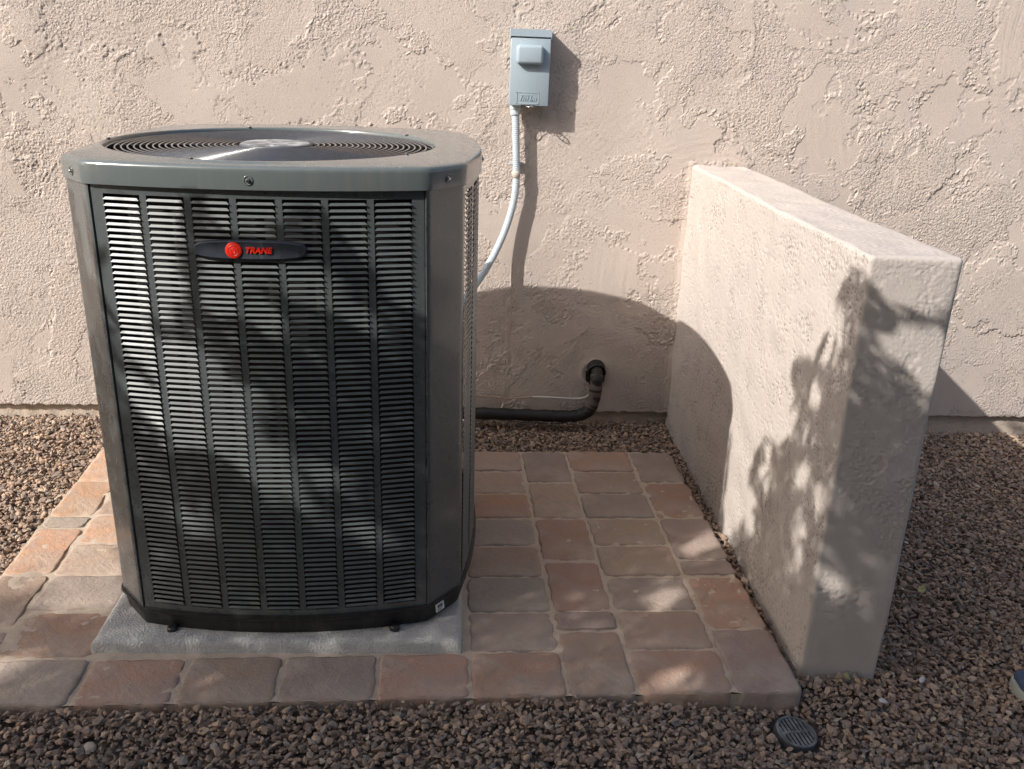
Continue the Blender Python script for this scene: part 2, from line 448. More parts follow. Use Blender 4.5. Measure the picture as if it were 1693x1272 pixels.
# ------------------------------------------------------------------ wing wall
WX0, WX1, WY0, WZ1 = .812, 1.008, -1.165, .968
def wing_wall():
    root = empty('wing_wall', ((WX0 + WX1)/2, -.43, 0))
    tag(root, 'short free standing tan stucco screen wall beside the patio', 'wall')
    lo = np.array([WX0, WY0, -.30]); hi = np.array([WX1, YW + .02, WZ1]); r = .011
    Vs, Qs, off, Pt = [], [], 0, []
    def face(axis, side, d, hfun, flip):
        nonlocal off
        a, b = [k for k in range(3) if k != axis]
        na = max(2, int(round((hi[a]-lo[a])/d)) + 1); nb = max(2, int(round((hi[b]-lo[b])/d)) + 1)
        A, B = np.meshgrid(np.linspace(lo[a], hi[a], na), np.linspace(lo[b], hi[b], nb), indexing='ij')
        P = np.zeros(A.shape + (3,)); P[..., a] = A; P[..., b] = B; P[..., axis] = hi[axis] if side > 0 else lo[axis]
        h = hfun(na, nb, d)
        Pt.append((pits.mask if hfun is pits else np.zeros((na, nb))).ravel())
        e = np.minimum(np.minimum(A - lo[a], hi[a] - A), np.minimum(B - lo[b], hi[b] - B))
        h = h * sstep(0, .02, e)
        inner = np.clip(P, lo + r, hi - r)
        n = P - inner; n /= np.linalg.norm(n, axis=-1, keepdims=True)
        P = inner + n*r
        P[..., axis] += side*h
        # whole body is hand built: gently out of true
        x, y, z = P[..., 0].copy(), P[..., 1].copy(), P[..., 2].copy()
        P[..., 0] += .0016*np.sin(y*5 + z*3) + .0010*np.sin(z*7 + 1) + .0004*np.sin(y*23 + z*17)
        P[..., 1] += .0020*np.sin(z*8 + x*9) + .0012*np.sin(z*21 + 2)
        P[..., 2] += .0018*np.sin(y*5 + 1) + .0006*np.sin(y*19 + x*12) + .0004*np.sin(y*47)
        Vs.append(P.reshape(-1, 3) - np.array([(WX0 + WX1)/2, -.43, 0])); Qs.append(gridq(na, nb, off, flip)); off += na*nb
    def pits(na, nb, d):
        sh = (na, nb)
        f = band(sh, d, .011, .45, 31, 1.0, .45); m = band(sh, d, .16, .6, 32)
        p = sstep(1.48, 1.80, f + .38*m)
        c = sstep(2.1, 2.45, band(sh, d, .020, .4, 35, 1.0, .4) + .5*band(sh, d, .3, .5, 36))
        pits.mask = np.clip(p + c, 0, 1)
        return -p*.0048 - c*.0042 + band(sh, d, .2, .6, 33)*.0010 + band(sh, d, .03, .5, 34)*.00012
    def lumps(na, nb, d):
        # a is x (or y), b is z: horizontal tearing
        sh = (na + 30, nb + 30)
        h = trowel_field(sh[0] + 40, sh[1], d, 61, 40, .85)
        return h[:na, :nb]
    def top(na, nb, d):
        sh = (na + 30, nb + 30)
        return (band(sh, d, .2, .6, 51)*.0013 + np.minimum(band(sh, d, .02, .5, 52)*.0006, .0002))[:na, :nb]
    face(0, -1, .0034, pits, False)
    face(0, 1, .008, lumps, True)
    face(1, -1, .0034, lumps, True)
    face(2, 1, .0045, top, False)
    me = quadmesh('stucco_body', np.concatenate(Vs), np.concatenate(Qs))
    bm = bmesh.new(); bm.from_mesh(me); bmesh.ops.recalc_face_normals(bm, faces=bm.faces); bm.to_mesh(me); bm.free()
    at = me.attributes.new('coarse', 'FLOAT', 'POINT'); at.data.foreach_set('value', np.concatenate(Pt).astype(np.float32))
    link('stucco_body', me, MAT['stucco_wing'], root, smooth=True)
wing_wall()

# ------------------------------------------------------------------ ground
PTH = rad(1.286); PTX, PTY = -.0088, .0172       # the patio lies a little askew and drains forward
def ground_z(x, y):
    x = np.asarray(x, float); y = np.asarray(y, float)
    z = -.022 - .030*sstep(.9, 1.25, x) - .002*sstep(.2, 1.30, -y)
    z = z - .020*sstep(.25, .80, x)*sstep(.4, 1.2, -y)
    z = z + .009*np.exp(-((y + 1.36)/.09)**2)*sstep(.55, .25, x)
    z = z - .026*np.exp(-(((x - .76)/.16)**2 + ((y + 1.36)/.12)**2))
    return z
def ground():
    xs = np.concatenate([np.linspace(-60, -4, 12), np.arange(-3.6, 4.6, .1), np.linspace(5, 60, 12)])
    ys = np.concatenate([np.linspace(-60, -4, 12), np.arange(-3.8, .45, .08), np.linspace(.6, 20, 4)])
    X, Y = np.meshgrid(xs, ys, indexing='ij')
    Z = ground_z(X, Y) - .016
    o = link('ground', quadmesh('ground', np.stack([X, Y, Z], -1).reshape(-1, 3), gridq(len(xs), len(ys))), MAT['ground'], smooth=True)
    tag(o, kind='structure')
ground()

# ------------------------------------------------------------------ patio of tumbled pavers
PP, PW = .160, .223
patio_rot = Matrix.Rotation(PTH, 4, 'Z')
slope = Matrix(((1,0,0,0),(0,1,0,0),(PTX,PTY,1,0),(0,0,0,1)))
def patio():
    rs = np.random.RandomState(4)
    # bedding sand between the pavers
    xs = np.arange(-1.205, .762, .012); ys = np.arange(-1.275, .0, .012)
    X, Y = np.meshgrid(xs, ys, indexing='ij')
    Z = -.0032 + .0012*band((len(xs), len(ys)), .012, .05, .6, 3) + .0016*np.clip(band((len(xs), len(ys)), .012, .25, .6, 8), -1, 2)*(X < -.8)
    V = np.stack([X, Y, Z], -1).reshape(-1, 3); n0 = len(V)
    Q = gridq(len(xs), len(ys))
    X2, Z2 = np.meshgrid(xs, [-.08, -.02, -.0085], indexing='ij')
    for yy, fl in ((-1.272, False), (-.004, True)):
        V2 = np.stack([X2, np.full(X2.shape, yy), Z2], -1).reshape(-1, 3)
        Q = np.concatenate([Q, gridq(len(xs), 3, len(V), fl)]); V = np.concatenate([V, V2])
    me = quadmesh('patio', V, Q)
    root = link('patio', me, MAT['sand'], smooth=True)
    root.matrix_world = slope @ patio_rot
    tag(root, kind='structure')
    TAN = (.315,.245,.195); ORG = (.372,.236,.162); RED = (.312,.205,.162); MAU = (.250,.202,.188); GRY = (.262,.232,.206); BRN = (.285,.220,.178)
    def paver(cx, cy, w, d, c):
        N = 56
        w2, d2 = w/2 - rs.uniform(.0018, .0042), d/2 - rs.uniform(.0018, .0042)
        ph = rs.rand(8)*6.28; e = 15 if min(w, d) > .09 else 7
        th = np.arange(N)/N*2*math.pi + math.pi/N
        ct, st = np.cos(th), np.sin(th)
        # denser sampling near the corners through a superellipse
        ang = np.arctan2(np.sign(st)*np.abs(st)**.8*d2, np.sign(ct)*np.abs(ct)**.8*w2)
        ca, sa = np.cos(ang), np.sin(ang)
        R = 1/((np.abs(ca)/w2)**e + (np.abs(sa)/d2)**e)**(1/e)
        wob = .0011*np.sin(5*ang + ph[0]) + .0010*np.sin(9*ang + ph[1]) + .0008*np.sin(17*ang + ph[2]) + .0006*np.sin(29*ang + ph[3])
        R = R + wob - .0004
        tilt = rs.uniform(-.006, .006, 2); up = rs.uniform(-.0015, .0022)
        prof = [(.0, .0), (.35, .0), (.70, -.0001), (.86, -.0003), (.94, -.0007)]
        loops = [(f*R, np.full(N, z)) for f, z in prof[1:]]
        for ins, z in ((.0045, -.0014), (.0020, -.0028), (.0005, -.0060), (0, -.014), (-.0006, -.055)):
            loops.append((R - ins - .0009*np.sin(13*ang + ph[4]), np.full(N, z) - .0007*np.sin(11*ang + ph[5])))
        vs = [(0, 0, 0)]; 
        for r_, z in loops:
            x = r_*ca; y = r_*sa
            zz = z + up + tilt[0]*x + tilt[1]*y + .0007*np.sin(x*37 + ph[5])*np.sin(y*41 + ph[6]) + .0005*np.sin(x*120 + ph[7])*np.sin(y*97)
            vs += list(zip(x, y, zz))
        vs[0] = (0, 0, up)
        fs = [(0, 1 + k, 1 + (k+1) % N) for k in range(N)]
        for i in range(len(loops) - 1):
            a, b = 1 + i*N, 1 + (i+1)*N
            fs += [(a+k, b+k, b+(k+1) % N, a+(k+1) % N) for k in range(N)]
        o = link('paver', pyd('paver', vs, fs), MAT['paver'], root, (cx, cy, 0), smooth=True)
        j = rs.uniform(.88, 1.12); j *= 1.1; o.color = (c[0]*j*1.05, c[1]*j*rs.uniform(.96, 1.02), c[2]*j*.93, 1)
    def column(x0, x1, cuts, cols):
        for (a, b), c in zip(zip(cuts[:-1], cuts[1:]), cols):
            paver((x0 + x1)/2, -(a + b)/2, x1 - x0, b - a, c)
    r8 = [PP*i for i in range(9)]
    c0, c1, c2, c3, c4 = 0, PW, PW + PP, 2*PW + PP, 2*PW + 2*PP
    column(c0 + .006, c1, r8, [BRN, TAN, ORG, GRY, BRN, GRY, MAU, RED])
    h = lambda *a: [PP*v for v in a]
    column(c1, c2, h(0, 1.5, 3, 4.5, 6, 6.5, 8), [MAU, TAN, RED, RED, MAU, BRN])
    column(c2, c3, r8, [RED, TAN, GRY, TAN, TAN, GRY, BRN, RED])
    column(c3, c4, h(0, 1.5, 3, 4.5, 5, 6.5, 8), [MAU, RED, MAU, MAU, RED, MAU])
    # front course under the unit, running left
    bx = [-1.075, -.852, -.637, -.421, -.205, .006]
    for a, b, c in zip(bx[:-1], bx[1:], [GRY, RED, BRN, MAU, RED]): paver((a + b)/2, -7.5*PP, b - a, PP, c)
    # left of the pad: inner column and rotated border
    column(bx[0], bx[1] - .004, [0, .15, .30, .455, .615, .775, .935, 1.115], [TAN, RED, TAN, ORG, TAN, GRY, RED])
    column(-1.205, bx[0], [0, .232, .460, .530, .770, 1.01, 1.28], [ORG, ORG, GRY, ORG, TAN, GRY])
patio()

# ------------------------------------------------------------------ concrete equipment pad
PADZ = .020
def pad():
    x0, x1, y0, y1 = -.838, .014, -1.118, -.145
    cx, cy = (x0 + x1)/2, (y0 + y1)/2
    n = 96; nn = 90
    u = np.linspace(x0 - cx, x1 - cx, n); v = np.linspace(y0 - cy, y1 - cy, nn)
    X, Y = np.meshgrid(u, v, indexing='ij')
    e = np.minimum(np.minimum(X - u[0], u[-1] - X), np.minimum(Y - v[0], v[-1] - Y))
    Z = -.008*np.clip(1 - e/.010, 0, 1)**2 + .0006*band((n, nn), .009, .03, .5, 6)
    V = [np.stack([X, Y, Z], -1).reshape(-1, 3)]
    idx = np.concatenate([np.arange(n)*nn, (n-1)*nn + np.arange(1, nn), np.arange(n-2, -1, -1)*nn + nn-1, np.arange(nn-2, 0, -1)])
    ring = V[0][idx].copy(); ring[:, 2] = -.06; ring[:, :2] *= 1.004
    V.append(ring); m = len(idx); k = np.arange(m)
    Qs = np.stack([n*nn + k, n*nn + (k+1) % m, idx[(k+1) % m], idx[k]], -1)
    o = link('equipment_pad', quadmesh('equipment_pad', np.concatenate(V), np.concatenate([gridq(n, nn), Qs])), MAT['pad'], None, (cx, cy, PADZ), smooth=True)
    tag(o, 'square grey concrete pad under the air conditioner', 'pad')
pad()

# ------------------------------------------------------------------ gravel
def gravel():
    rs = np.random.RandomState(21)
    # a dozen angular chips that every stone is a copy of
    chips = bpy.data.collections.new('gravel_chips')
    for k in range(14):
        p = rs.standard_normal((15, 3)); p /= np.linalg.norm(p, axis=1, keepdims=True)
        p *= rs.uniform(.75, 1.1, (15, 1)); p *= np.array([1.0, rs.uniform(.55, .95), rs.uniform(.32, .62)])*.5
        bm = bmesh.new()
        for q in p: bm.verts.new(q)
        bmesh.ops.convex_hull(bm, input=bm.verts)
        bmesh.ops.delete(bm, geom=[v for v in bm.verts if not v.link_faces], context='VERTS')
        bmesh.ops.bevel(bm, geom=list(bm.edges), offset=.035, segments=1, affect='EDGES', clamp_overlap=True)
        me = bpy.data.meshes.new('gravel_chip'); bm.to_mesh(me); bm.free(); me.materials.append(MAT['stone'])
        chips.objects.link(bpy.data.objects.new('gravel_chip', me))
    P, S, Rt = [], [], []
    x0, x1, y0, y1 = -2.7, 3.3, -2.3, .345
    for layer, (sp, zo, smin, smax) in enumerate([(.0160, -.008, .016, .027), (.0170, -.001, .013, .027), (.028, .006, .012, .030), (.0125, -.004, .006, .012)]):
        nx, ny = int((x1-x0)/sp), int((y1-y0)/sp)
        X, Y = np.meshgrid(np.arange(nx), np.arange(ny), indexing='ij')
        X = x0 + (X.ravel() + rs.uniform(-.1, 1.1, X.size))*sp; Y = y0 + (Y.ravel() + rs.uniform(-.1, 1.1, Y.size))*sp
        s = smin + (smax - smin)*rs.rand(len(X))**2.0
        keep = np.ones(len(X), bool)
        pr = s*.42
        lx = X*math.cos(PTH) + Y*math.sin(PTH); ly = -X*math.sin(PTH) + Y*math.cos(PTH)
        keep &= ~((lx > -1.207 - pr) & (lx < .762 + pr) & (ly > -1.277 - pr) & (ly < .0 + pr))
        keep &= ~((X > WX0 - pr*.6) & (X < WX1 + pr*.6) & (Y > WY0 - pr*.6))
        keep &= Y < YW + .024 - pr*.5
        keep &= ~(((X - .752)**2 + (Y + 1.338)**2) < (.052 + pr)**2)
        far = np.maximum(np.maximum(-1.9 - X, X - 2.5), np.maximum(-1.75 - Y, 0))
        keep &= rs.rand(len(X)) > far*1.2
        X, Y, s = X[keep], Y[keep], s[keep]
        Z = ground_z(X, Y) + zo + rs.uniform(-.003, .003, len(X)) + .004*np.sin(X*9 + Y*5)*np.sin(Y*8 - X*3)
        P.append(np.stack([X, Y, Z], -1)); S.append(s)
        Rt.append(np.stack([rs.normal(0, .45, len(X)), rs.normal(0, .45, len(X)), rs.uniform(0, 6.28, len(X))], -1))
    P = np.concatenate(P); S = np.concatenate(S); Rt = np.concatenate(Rt)
    me = bpy.data.meshes.new('gravel'); me.vertices.add(len(P)); me.vertices.foreach_set('co', P.astype(np.float32).ravel())
    a = me.attributes.new('chip_scale', 'FLOAT', 'POINT'); a.data.foreach_set('value', S.astype(np.float32))
    a = me.attributes.new('chip_turn', 'FLOAT_VECTOR', 'POINT'); a.data.foreach_set('vector', Rt.astype(np.float32).ravel())
    a = me.attributes.new('chip_pick', 'INT', 'POINT'); a.data.foreach_set('value', rs.randint(0, 14, len(P)).astype(np.int32))
    me.materials.append(MAT['stone'])
    o = link('gravel', me); tag(o, 'loose brown and grey landscaping gravel covering the ground', 'gravel', kind='stuff')
    g = bpy.data.node_groups.new('scatter_chips', 'GeometryNodeTree')
    g.interface.new_socket('Geometry', in_out='INPUT', socket_type='NodeSocketGeometry')
    g.interface.new_socket('Geometry', in_out='OUTPUT', socket_type='NodeSocketGeometry')
    gi = g.nodes.new('NodeGroupInput'); go = g.nodes.new('NodeGroupOutput')
    ci = g.nodes.new('GeometryNodeCollectionInfo'); ci.inputs['Collection'].default_value = chips
    ci.inputs['Separate Children'].default_value = True; ci.inputs['Reset Children'].default_value = True
    iop = g.nodes.new('GeometryNodeInstanceOnPoints'); iop.inputs['Pick Instance'].default_value = True
    def attr(name, typ):
        n = g.nodes.new('GeometryNodeInputNamedAttribute'); n.data_type = typ; n.inputs['Name'].default_value = name; return n.outputs['Attribute']
    L = g.links.new
    L(gi.outputs[0], iop.inputs['Points']); L(ci.outputs[0], iop.inputs['Instance'])
    L(attr('chip_pick', 'INT'), iop.inputs['Instance Index'])
    e2r = g.nodes.new('FunctionNodeEulerToRotation'); L(attr('chip_turn', 'FLOAT_VECTOR'), e2r.inputs[0]); L(e2r.outputs[0], iop.inputs['Rotation'])
    L(attr('chip_scale', 'FLOAT'), iop.inputs['Scale'])
    L(iop.outputs[0], go.inputs[0])
    o.modifiers.new('scatter', 'NODES').node_group = g
    print('gravel stones', len(P))
gravel()

# ------------------------------------------------------------------ air conditioner
AX, AY = -.402, -.645
Z0, Z1 = .052, 1.034           # top of base pan, underside of cap (above the pad)
def footprint(off=0.0, n=1200, soft=.006):
    """closed loop, counter clockwise, of the bowed and chamfered cabinet outline"""
    pts = []
    fx, fy, sx, sy, bf, bs = .336, .400, .4085, .315, .044, .040
    bl = .014                     # the left flank is nearly flat
    fb, sb = .452, .367          # rear corners lie a little further back
    def arc(p, q, bul, k):
        p, q = np.array(p), np.array(q); d = q - p; nrm = np.array([d[1], -d[0]])/np.linalg.norm(d)
        t = np.linspace(0, 1, k, endpoint=False)[:, None]
        return p + d*t + nrm*bul*(1 - (2*t - 1)**2)
    segs = [((-fx,-fy),(fx,-fy),bf), ((fx,-fy),(sx,-sy),.0), ((sx,-sy),(sx,sb),bs), ((sx,sb),(fx,fb),0), ((fx,fb),(-fx,fb),bf), ((-fx,fb),(-sx,sb),0), ((-sx,sb),(-sx,-sy),bl), ((-sx,-sy),(-fx,-fy),0)]
    L = np.concatenate([arc(a, b, c, 400) for a, b, c in segs])
    dl = np.linalg.norm(np.roll(L, -1, 0) - L, axis=1); s = np.concatenate([[0], np.cumsum(dl)])
    u = np.linspace(0, s[-1], n, endpoint=False)
    Lc = np.vstack([L, L[:1]])
    P = np.stack([np.interp(u, s, Lc[:, 0]), np.interp(u, s, Lc[:, 1])], -1)
    step = s[-1]/n; k = int(soft*4/step) + 1; w = np.exp(-.5*((np.arange(-k, k+1)*step)/soft)**2); w /= w.sum()
    P = sum(wi*np.roll(P, -i, 0) for wi, i in zip(w, range(-k, k+1)))
    t = np.roll(P, -1, 0) - np.roll(P, 1, 0); t /= np.linalg.norm(t, axis=1, keepdims=True)
    P = P + np.stack([t[:, 1], -t[:, 0]], -1)*off
    return P

def loops_mesh(loops, close_top=False, close_bot=False):
    """loops: list of (n,3) arrays joined one after another"""
    n = len(loops[0]); V = np.concatenate(loops); k = np.arange(n); Q = []
    for i in range(len(loops) - 1):
        Q.append(np.stack([i*n + k, i*n + (k+1) % n, (i+1)*n + (k+1) % n, (i+1)*n + k], -1))
    return V, np.concatenate(Q)
def lift(P, z): return np.column_stack([P, np.full(len(P), z)])

def air_conditioner():
    root = empty('air_conditioner', (AX, AY, PADZ), (0, rad(-.45), 0))
    tag(root, 'large dark grey green louvered air conditioning condenser on concrete pad', 'air conditioner')
    # base pan
    N = 320
    f = lambda o: footprint(o, N)
    V, Q = loops_mesh([lift(f(-.06), .0), lift(f(-.008), .0), lift(f(-.005), .003), lift(f(-.001), .036), lift(f(.006), .042), lift(f(.008), .046), lift(f(.007), .0515), lift(f(-.004), .0525), lift(f(-.05), .0525)])
    pan = link('base_pan', quadmesh('base_pan', V, Q), MAT['black'], root, smooth=True); pan.data.set_sharp_from_angle(angle=rad(40))
    for x, y in ((-.265, -.424), (.255, -.426)):
        ft = MB().lathe([(.0, .012), (.009, .012), (.012, .009), (.0125, .0), (.0, .0)], 20).box(-.006, .006, 0, .05, 0, .009)
        ft.build('mounting_foot', MAT['black'], root, (x, y, 0), smooth=True, auto=40)
    # inner coil seen between the louvers
    V, Q = loops_mesh([lift(footprint(-.034, 160), Z0), lift(footprint(-.034, 160), Z1 + .02)])
    link('condenser_coil', quadmesh('condenser_coil', V, Q), MAT['coil'], root, smooth=True)
    # corner posts
    P = footprint(0, 2400, .005); Nn = len(P)
    ang = np.arctan2(P[:, 1], P[:, 0])
    def piece(a_pt, b_pt):
        ia = np.argmin(np.hypot(*(P - a_pt).T)); ib = np.argmin(np.hypot(*(P - b_pt).T))
        return P[np.arange(ia, ib + 1 if ib > ia else ib + Nn + 1) % Nn]
    for sx, sy in ((1, -1), (1, 1), (-1, 1), (-1, -1)):
        a, b = np.array([sx*.3335, -.4015 if sy < 0 else .4535]), np.array([sx*.4095, -.308 if sy < 0 else .360])
        seg = piece(a, b) if sx*sy < 0 else piece(b, a)
        seg = seg[::3] if len(seg) % 3 == 1 else np.vstack([seg[::3], seg[-1:]])
        t = np.gradient(seg, axis=0); t /= np.linalg.norm(t, axis=1, keepdims=True); nn = np.stack([t[:, 1], -t[:, 0]], -1)
        prof = np.vstack([seg[:1] - nn[:1]*.016, seg[:1] - nn[:1]*.002 , seg + nn*.002, seg[-1:] - nn[-1:]*.002, seg[-1:] - nn[-1:]*.016])
        m = len(prof); V = np.vstack([lift(prof, Z0 - .002), lift(prof, Z1 + .004)])
        k = np.arange(m - 1); Q = np.stack([k, k+1, m+k+1, m+k], -1)
        o = link('corner_post', quadmesh('corner_post', V, Q), MAT['paint'], root, smooth=True); o.data.set_sharp_from_angle(angle=rad(60))
    # louvered panels: frame sheet, then one slat per slot
    PITCH = .01262; ROWS = 75; ZB = Z0 + .018
    SLATS = {}
    def slat_mesh(w):
        key = round(w, 4)
        if key not in SLATS:
            a, b, t = w/2 + .0005, w/2 - .0045, .0010
            yo, yi, dz = -.0034, -.0008, .0048
            vs = [(-a, yo, 0), (a, yo, 0), (b, yi, dz), (-b, yi, dz), (-a, yo + .0004, -t), (a, yo + .0004, -t), (b, yi, dz - t), (-b, yi, dz - t)]
            me = pyd('louver', vs, [(0,1,2,3), (7,6,5,4), (0,4,5,1), (1,5,6,2), (2,6,7,3), (3,7,4,0)])
            me.materials.append(MAT['slat']); SLATS[key] = me
        return SLATS[key]
    def panel(turn, half, front, bul, detailed, shift=0.0):
        yf = lambda x: -(front + bul*(1 - (x/half)**2)) + .002
        pr = link('louver_panel', bpy.data.meshes.new('louver_panel'), None, root, (0, shift, 0), (0, 0, turn))
        W = 2*(half - .017); ncol = 7 if detailed else 6
        cp = (W - .014)/ncol; sw = cp - .0135
        xs = [-half + .006]
        holes = []
        for i in range(ncol):
            c = -W/2 + .007 + cp*(i + .5)
            holes.append((c - sw/2, c + sw/2))
        edges = [-half + .006] + [e for h in holes for e in h] + [half - .006]
        za, zb = ZB - .004, ZB + ROWS*PITCH
        zz = [Z0 - .001, za, zb, Z1 + .003]
        xg, hole = [], []
        for i in range(len(edges) - 1):
            k = 5 if i % 2 else 3
            seg = np.linspace(edges[i], edges[i+1], k + 1)
            xg += list(seg[:-1]); hole += [i % 2 == 1]*k
        xg.append(edges[-1])
        b = MB(); nx = len(xg)
        vs = [(x, yf(x), z) for z in zz for x in xg]
        # returned flange round the sheet
        fs = []
        for j in range(3):
            for i in range(nx - 1):
                if j == 1 and hole[i]: continue
                fs.append((j*nx + i, j*nx + i + 1, (j+1)*nx + i + 1, (j+1)*nx + i))
        b.add(vs, fs)
        me = pyd('louver_panel', b.v, b.f); me.materials.append(MAT['paint'])
        pr.data = me
        so = pr.modifiers.new('sheet', 'SOLIDIFY'); so.thickness = .0035; so.offset = -1
        rest = MB(); jit = np.random.RandomState(5)
        for ci, (h0, h1) in enumerate(holes):
            c = (h0 + h1)/2; me_s = slat_mesh(sw)
            ang = math.atan2(yf(h1) - yf(h0), h1 - h0)
            y = (yf(h0) + yf(h1))/2 - .0005
            for r in range(ROWS):
                z = ZB + PITCH*r + .0015
                if detailed and ROWS - r <= 42:
                    o = bpy.data.objects.new('louver', me_s); col.objects.link(o)
                    o.parent = pr; o.location = (c, y + jit.normal(0, .00025), z + jit.normal(0, .00015)); o.rotation_euler = (jit.normal(0, .035), jit.normal(0, .002), ang)
                else:
                    Mx = Matrix.Translation((c, y, z)) @ Matrix.Rotation(ang, 4, 'Z')
                    rest.add([Mx @ v.co for v in me_s.vertices], [tuple(p.vertices) for p in me_s.polygons])
        o = rest.build('louvers', MAT['slat'], pr); o['kind'] = 'stuff'
        return pr, yf
    fp, yf = panel(0, .336, .400, .044, True)
    panel(rad(90), .341, .4085, .040, False, .026)
    panel(rad(180), .336, .452, .044, False)
    panel(rad(-90), .341, .4085, .014, False, .026)
    # cap
    FX, FY, FR = -.030, -.038, .374          # fan opening sits slightly off centre
    N = 480
    th = np.arctan2(footprint(.008, N)[:, 1] - FY, footprint(.008, N)[:, 0] - FX)
    circ = lambda r: np.stack([FX + r*np.cos(th), FY + r*np.sin(th)], -1)
    g = lambda o, s=.008: footprint(o, N, s)
    Zc = Z1
    def mixr(a, b, t): return a*(1 - t) + b*t
    L = [lift(g(-.004), Zc + .006), lift(g(.006), Zc), lift(g(.008), Zc + .001), lift(g(.008), Zc + .036), lift(g(.0072), Zc + .0405), lift(g(.0045), Zc + .0445), lift(g(.000), Zc + .0468),
         lift(g(-.010), Zc + .0478), lift(g(-.016, .010), Zc + .0486)]
    rim = circ(FR + .010); a = g(-.016, .010)
    for t, z in ((.33, .0502), (.66, .0514), (.9, .0522)): L.append(lift(mixr(a, rim, t), Zc + z))
    L += [lift(circ(FR + .008), Zc + .0527), lift(circ(FR + .004), Zc + .0525), lift(circ(FR + .001), Zc + .0508), lift(circ(FR), Zc + .046), lift(circ(FR - .004), Zc - .06), lift(circ(FR - .03), Zc - .16)]
    V, Q = loops_mesh(L)
    cap = link('top_cap', quadmesh('top_cap', V, Q), MAT['cap'], root, smooth=True); cap.data.set_sharp_from_angle(angle=rad(55))
    sh_v, sh_q = loops_mesh([lift(circ(FR - .002), Zc + .034), lift(circ(FR - .006), Zc - .06), lift(circ(FR - .03), Zc - .15), lift(circ(.02), Zc - .30)])
    link('fan_shroud', quadmesh('fan_shroud', sh_v, sh_q), MAT['black'], root, smooth=True)
    # cap screws in their dimples
    for (x, y) in ((-.012, -.4535), (.376, -.366), (-.376, -.366), (.460, 0), (-.460, 0), (.376, .366), (-.376, .366)):
        d = Vector((x, y, 0)); i = np.argmin(np.hypot(*(g(.008) - np.array([x, y])).T)); p = g(.008)[i]; t = g(.008)[(i+1) % N] - g(.008)[i-1]; nrm = Vector((t[1], -t[0], 0)).normalized()
        q = nrm.to_track_quat('Z', 'Y').to_matrix().to_4x4()
        s = MB().lathe([(.0098, -.001), (.0096, .0010), (.0085, .0014), (.0074, .0008), (.0060, -.0004), (.0, -.0004)], 24, q)
        so = s.build('screw', MAT['paint'], root, (p[0], p[1], Zc + .0195), smooth=True)
        hx = MB().lathe([(.0046, -.0004), (.0046, .0016), (.0036, .0018), (.0036, .0044), (.0031, .0048), (.0, .0048)], 6, q)
        hx.build('screw_head', MAT['steel'], so)
    # fan guard: concentric wires on radial wires round a hub cover
    gz = Zc + .0435
    guard = MB()
    guard.tube([(FX + (FR - .004)*math.cos(t), FY + (FR - .004)*math.sin(t), gz - .002) for t in np.linspace(0, 2*math.pi, 120, endpoint=False)], .0028, 8, closed=True)
    gr = guard.build('fan_guard', MAT['wire'], root, smooth=True)
    nr = 20
    for i in range(nr):
        r = .098 + (FR - .022 - .098)*i/(nr - 1)
        n = 112; z = gz + .002*(1 - (r/FR)**2)
        MB().tube([(FX + r*math.cos(t), FY + r*math.sin(t), z) for t in np.linspace(0, 2*math.pi, n, endpoint=False)], .0023, 7, closed=True).build('guard_ring', MAT['wire'], gr, smooth=True)
    for k in range(5):
        t = rad(183 + 72*k)
        for dt in (-.010, .010):
            c, s = math.cos(t), math.sin(t)
            MB().tube([(FX + .07*c - dt*s, FY + .07*s + dt*c, gz - .001), (FX + .2*c - dt*s*.7, FY + .2*s + dt*c*.7, gz - .001), (FX + (FR + .001)*c - dt*s*.5, FY + (FR + .001)*s + dt*c*.5, gz - .0045)], .0024, 7).build('guard_spoke', MAT['wire'], gr, smooth=True)
        MB().lathe([(.0, .002), (.003, .002), (.0045, .001), (.0045, -.002), (0, -.002)], 12).build('guard_clip', MAT['wire'], gr, (FX + (FR + .004)*math.cos(t), FY + (FR + .004)*math.sin(t), Zc + .0535), smooth=True)
    MB().lathe([(.0, .0095), (.050, .009), (.074, .0075), (.082, .005), (.0840, .001), (.083, -.008), (.0, -.008)], 64).build('hub_cover', MAT['hub'], gr, (FX, FY, gz), smooth=True, auto=50)
    # fan below
    fan = MB().lathe([(.0, -.02), (.07, -.02), (.075, -.03), (.075, -.11), (.0, -.11)], 32).build('fan_motor', MAT['black'], root, (FX, FY, Zc - .01), smooth=True, auto=40)
    for k in range(3):
        vs, fs = [], []; m = 8
        for i in range(m):
            r = .06 + (.33 - .06)*i/(m - 1)
            for j in range(5):
                a_ = rad(120*k + 20) + (j/4 - .5)*1.3 + .25*i/m
                vs.append((r*math.cos(a_), r*math.sin(a_), -.045 + (j/4 - .5)*.07))
        for i in range(m - 1):
            for j in range(4): fs.append((i*5+j, (i+1)*5+j, (i+1)*5+j+1, i*5+j+1))
        o = MB().add(vs, fs).build('fan_blade', MAT['black'], fan, (0, 0, -.02), smooth=True)
        o.modifiers.new('sheet', 'SOLIDIFY').thickness = .002
    # maker's badge
    bz = Z1 - .118; bx = -.016; by = yf(bx) - .0045
    bw, bh = .222, .0205
    def outline(s, n=64):
        out = []
        for k in range(n):
            t = 2*math.pi*k/n
            x = math.copysign(abs(math.cos(t))**.32, math.cos(t)); z = math.copysign(abs(math.sin(t))**.5, math.sin(t))
            hh = bh - .0036*x*x
            out.append(((bw/2 - s)*x, (hh - s)*z))
        return out
    vs, fs, n = [], [], 64
    curve = lambda x: .0030*(2*x/bw)**2*1.6
    for s, y in ((.001, .008), (.0, .0), (.0008, -.0035), (.0035, -.0060)):
        vs += [(x, y + curve(x), z) for x, z in outline(s)]
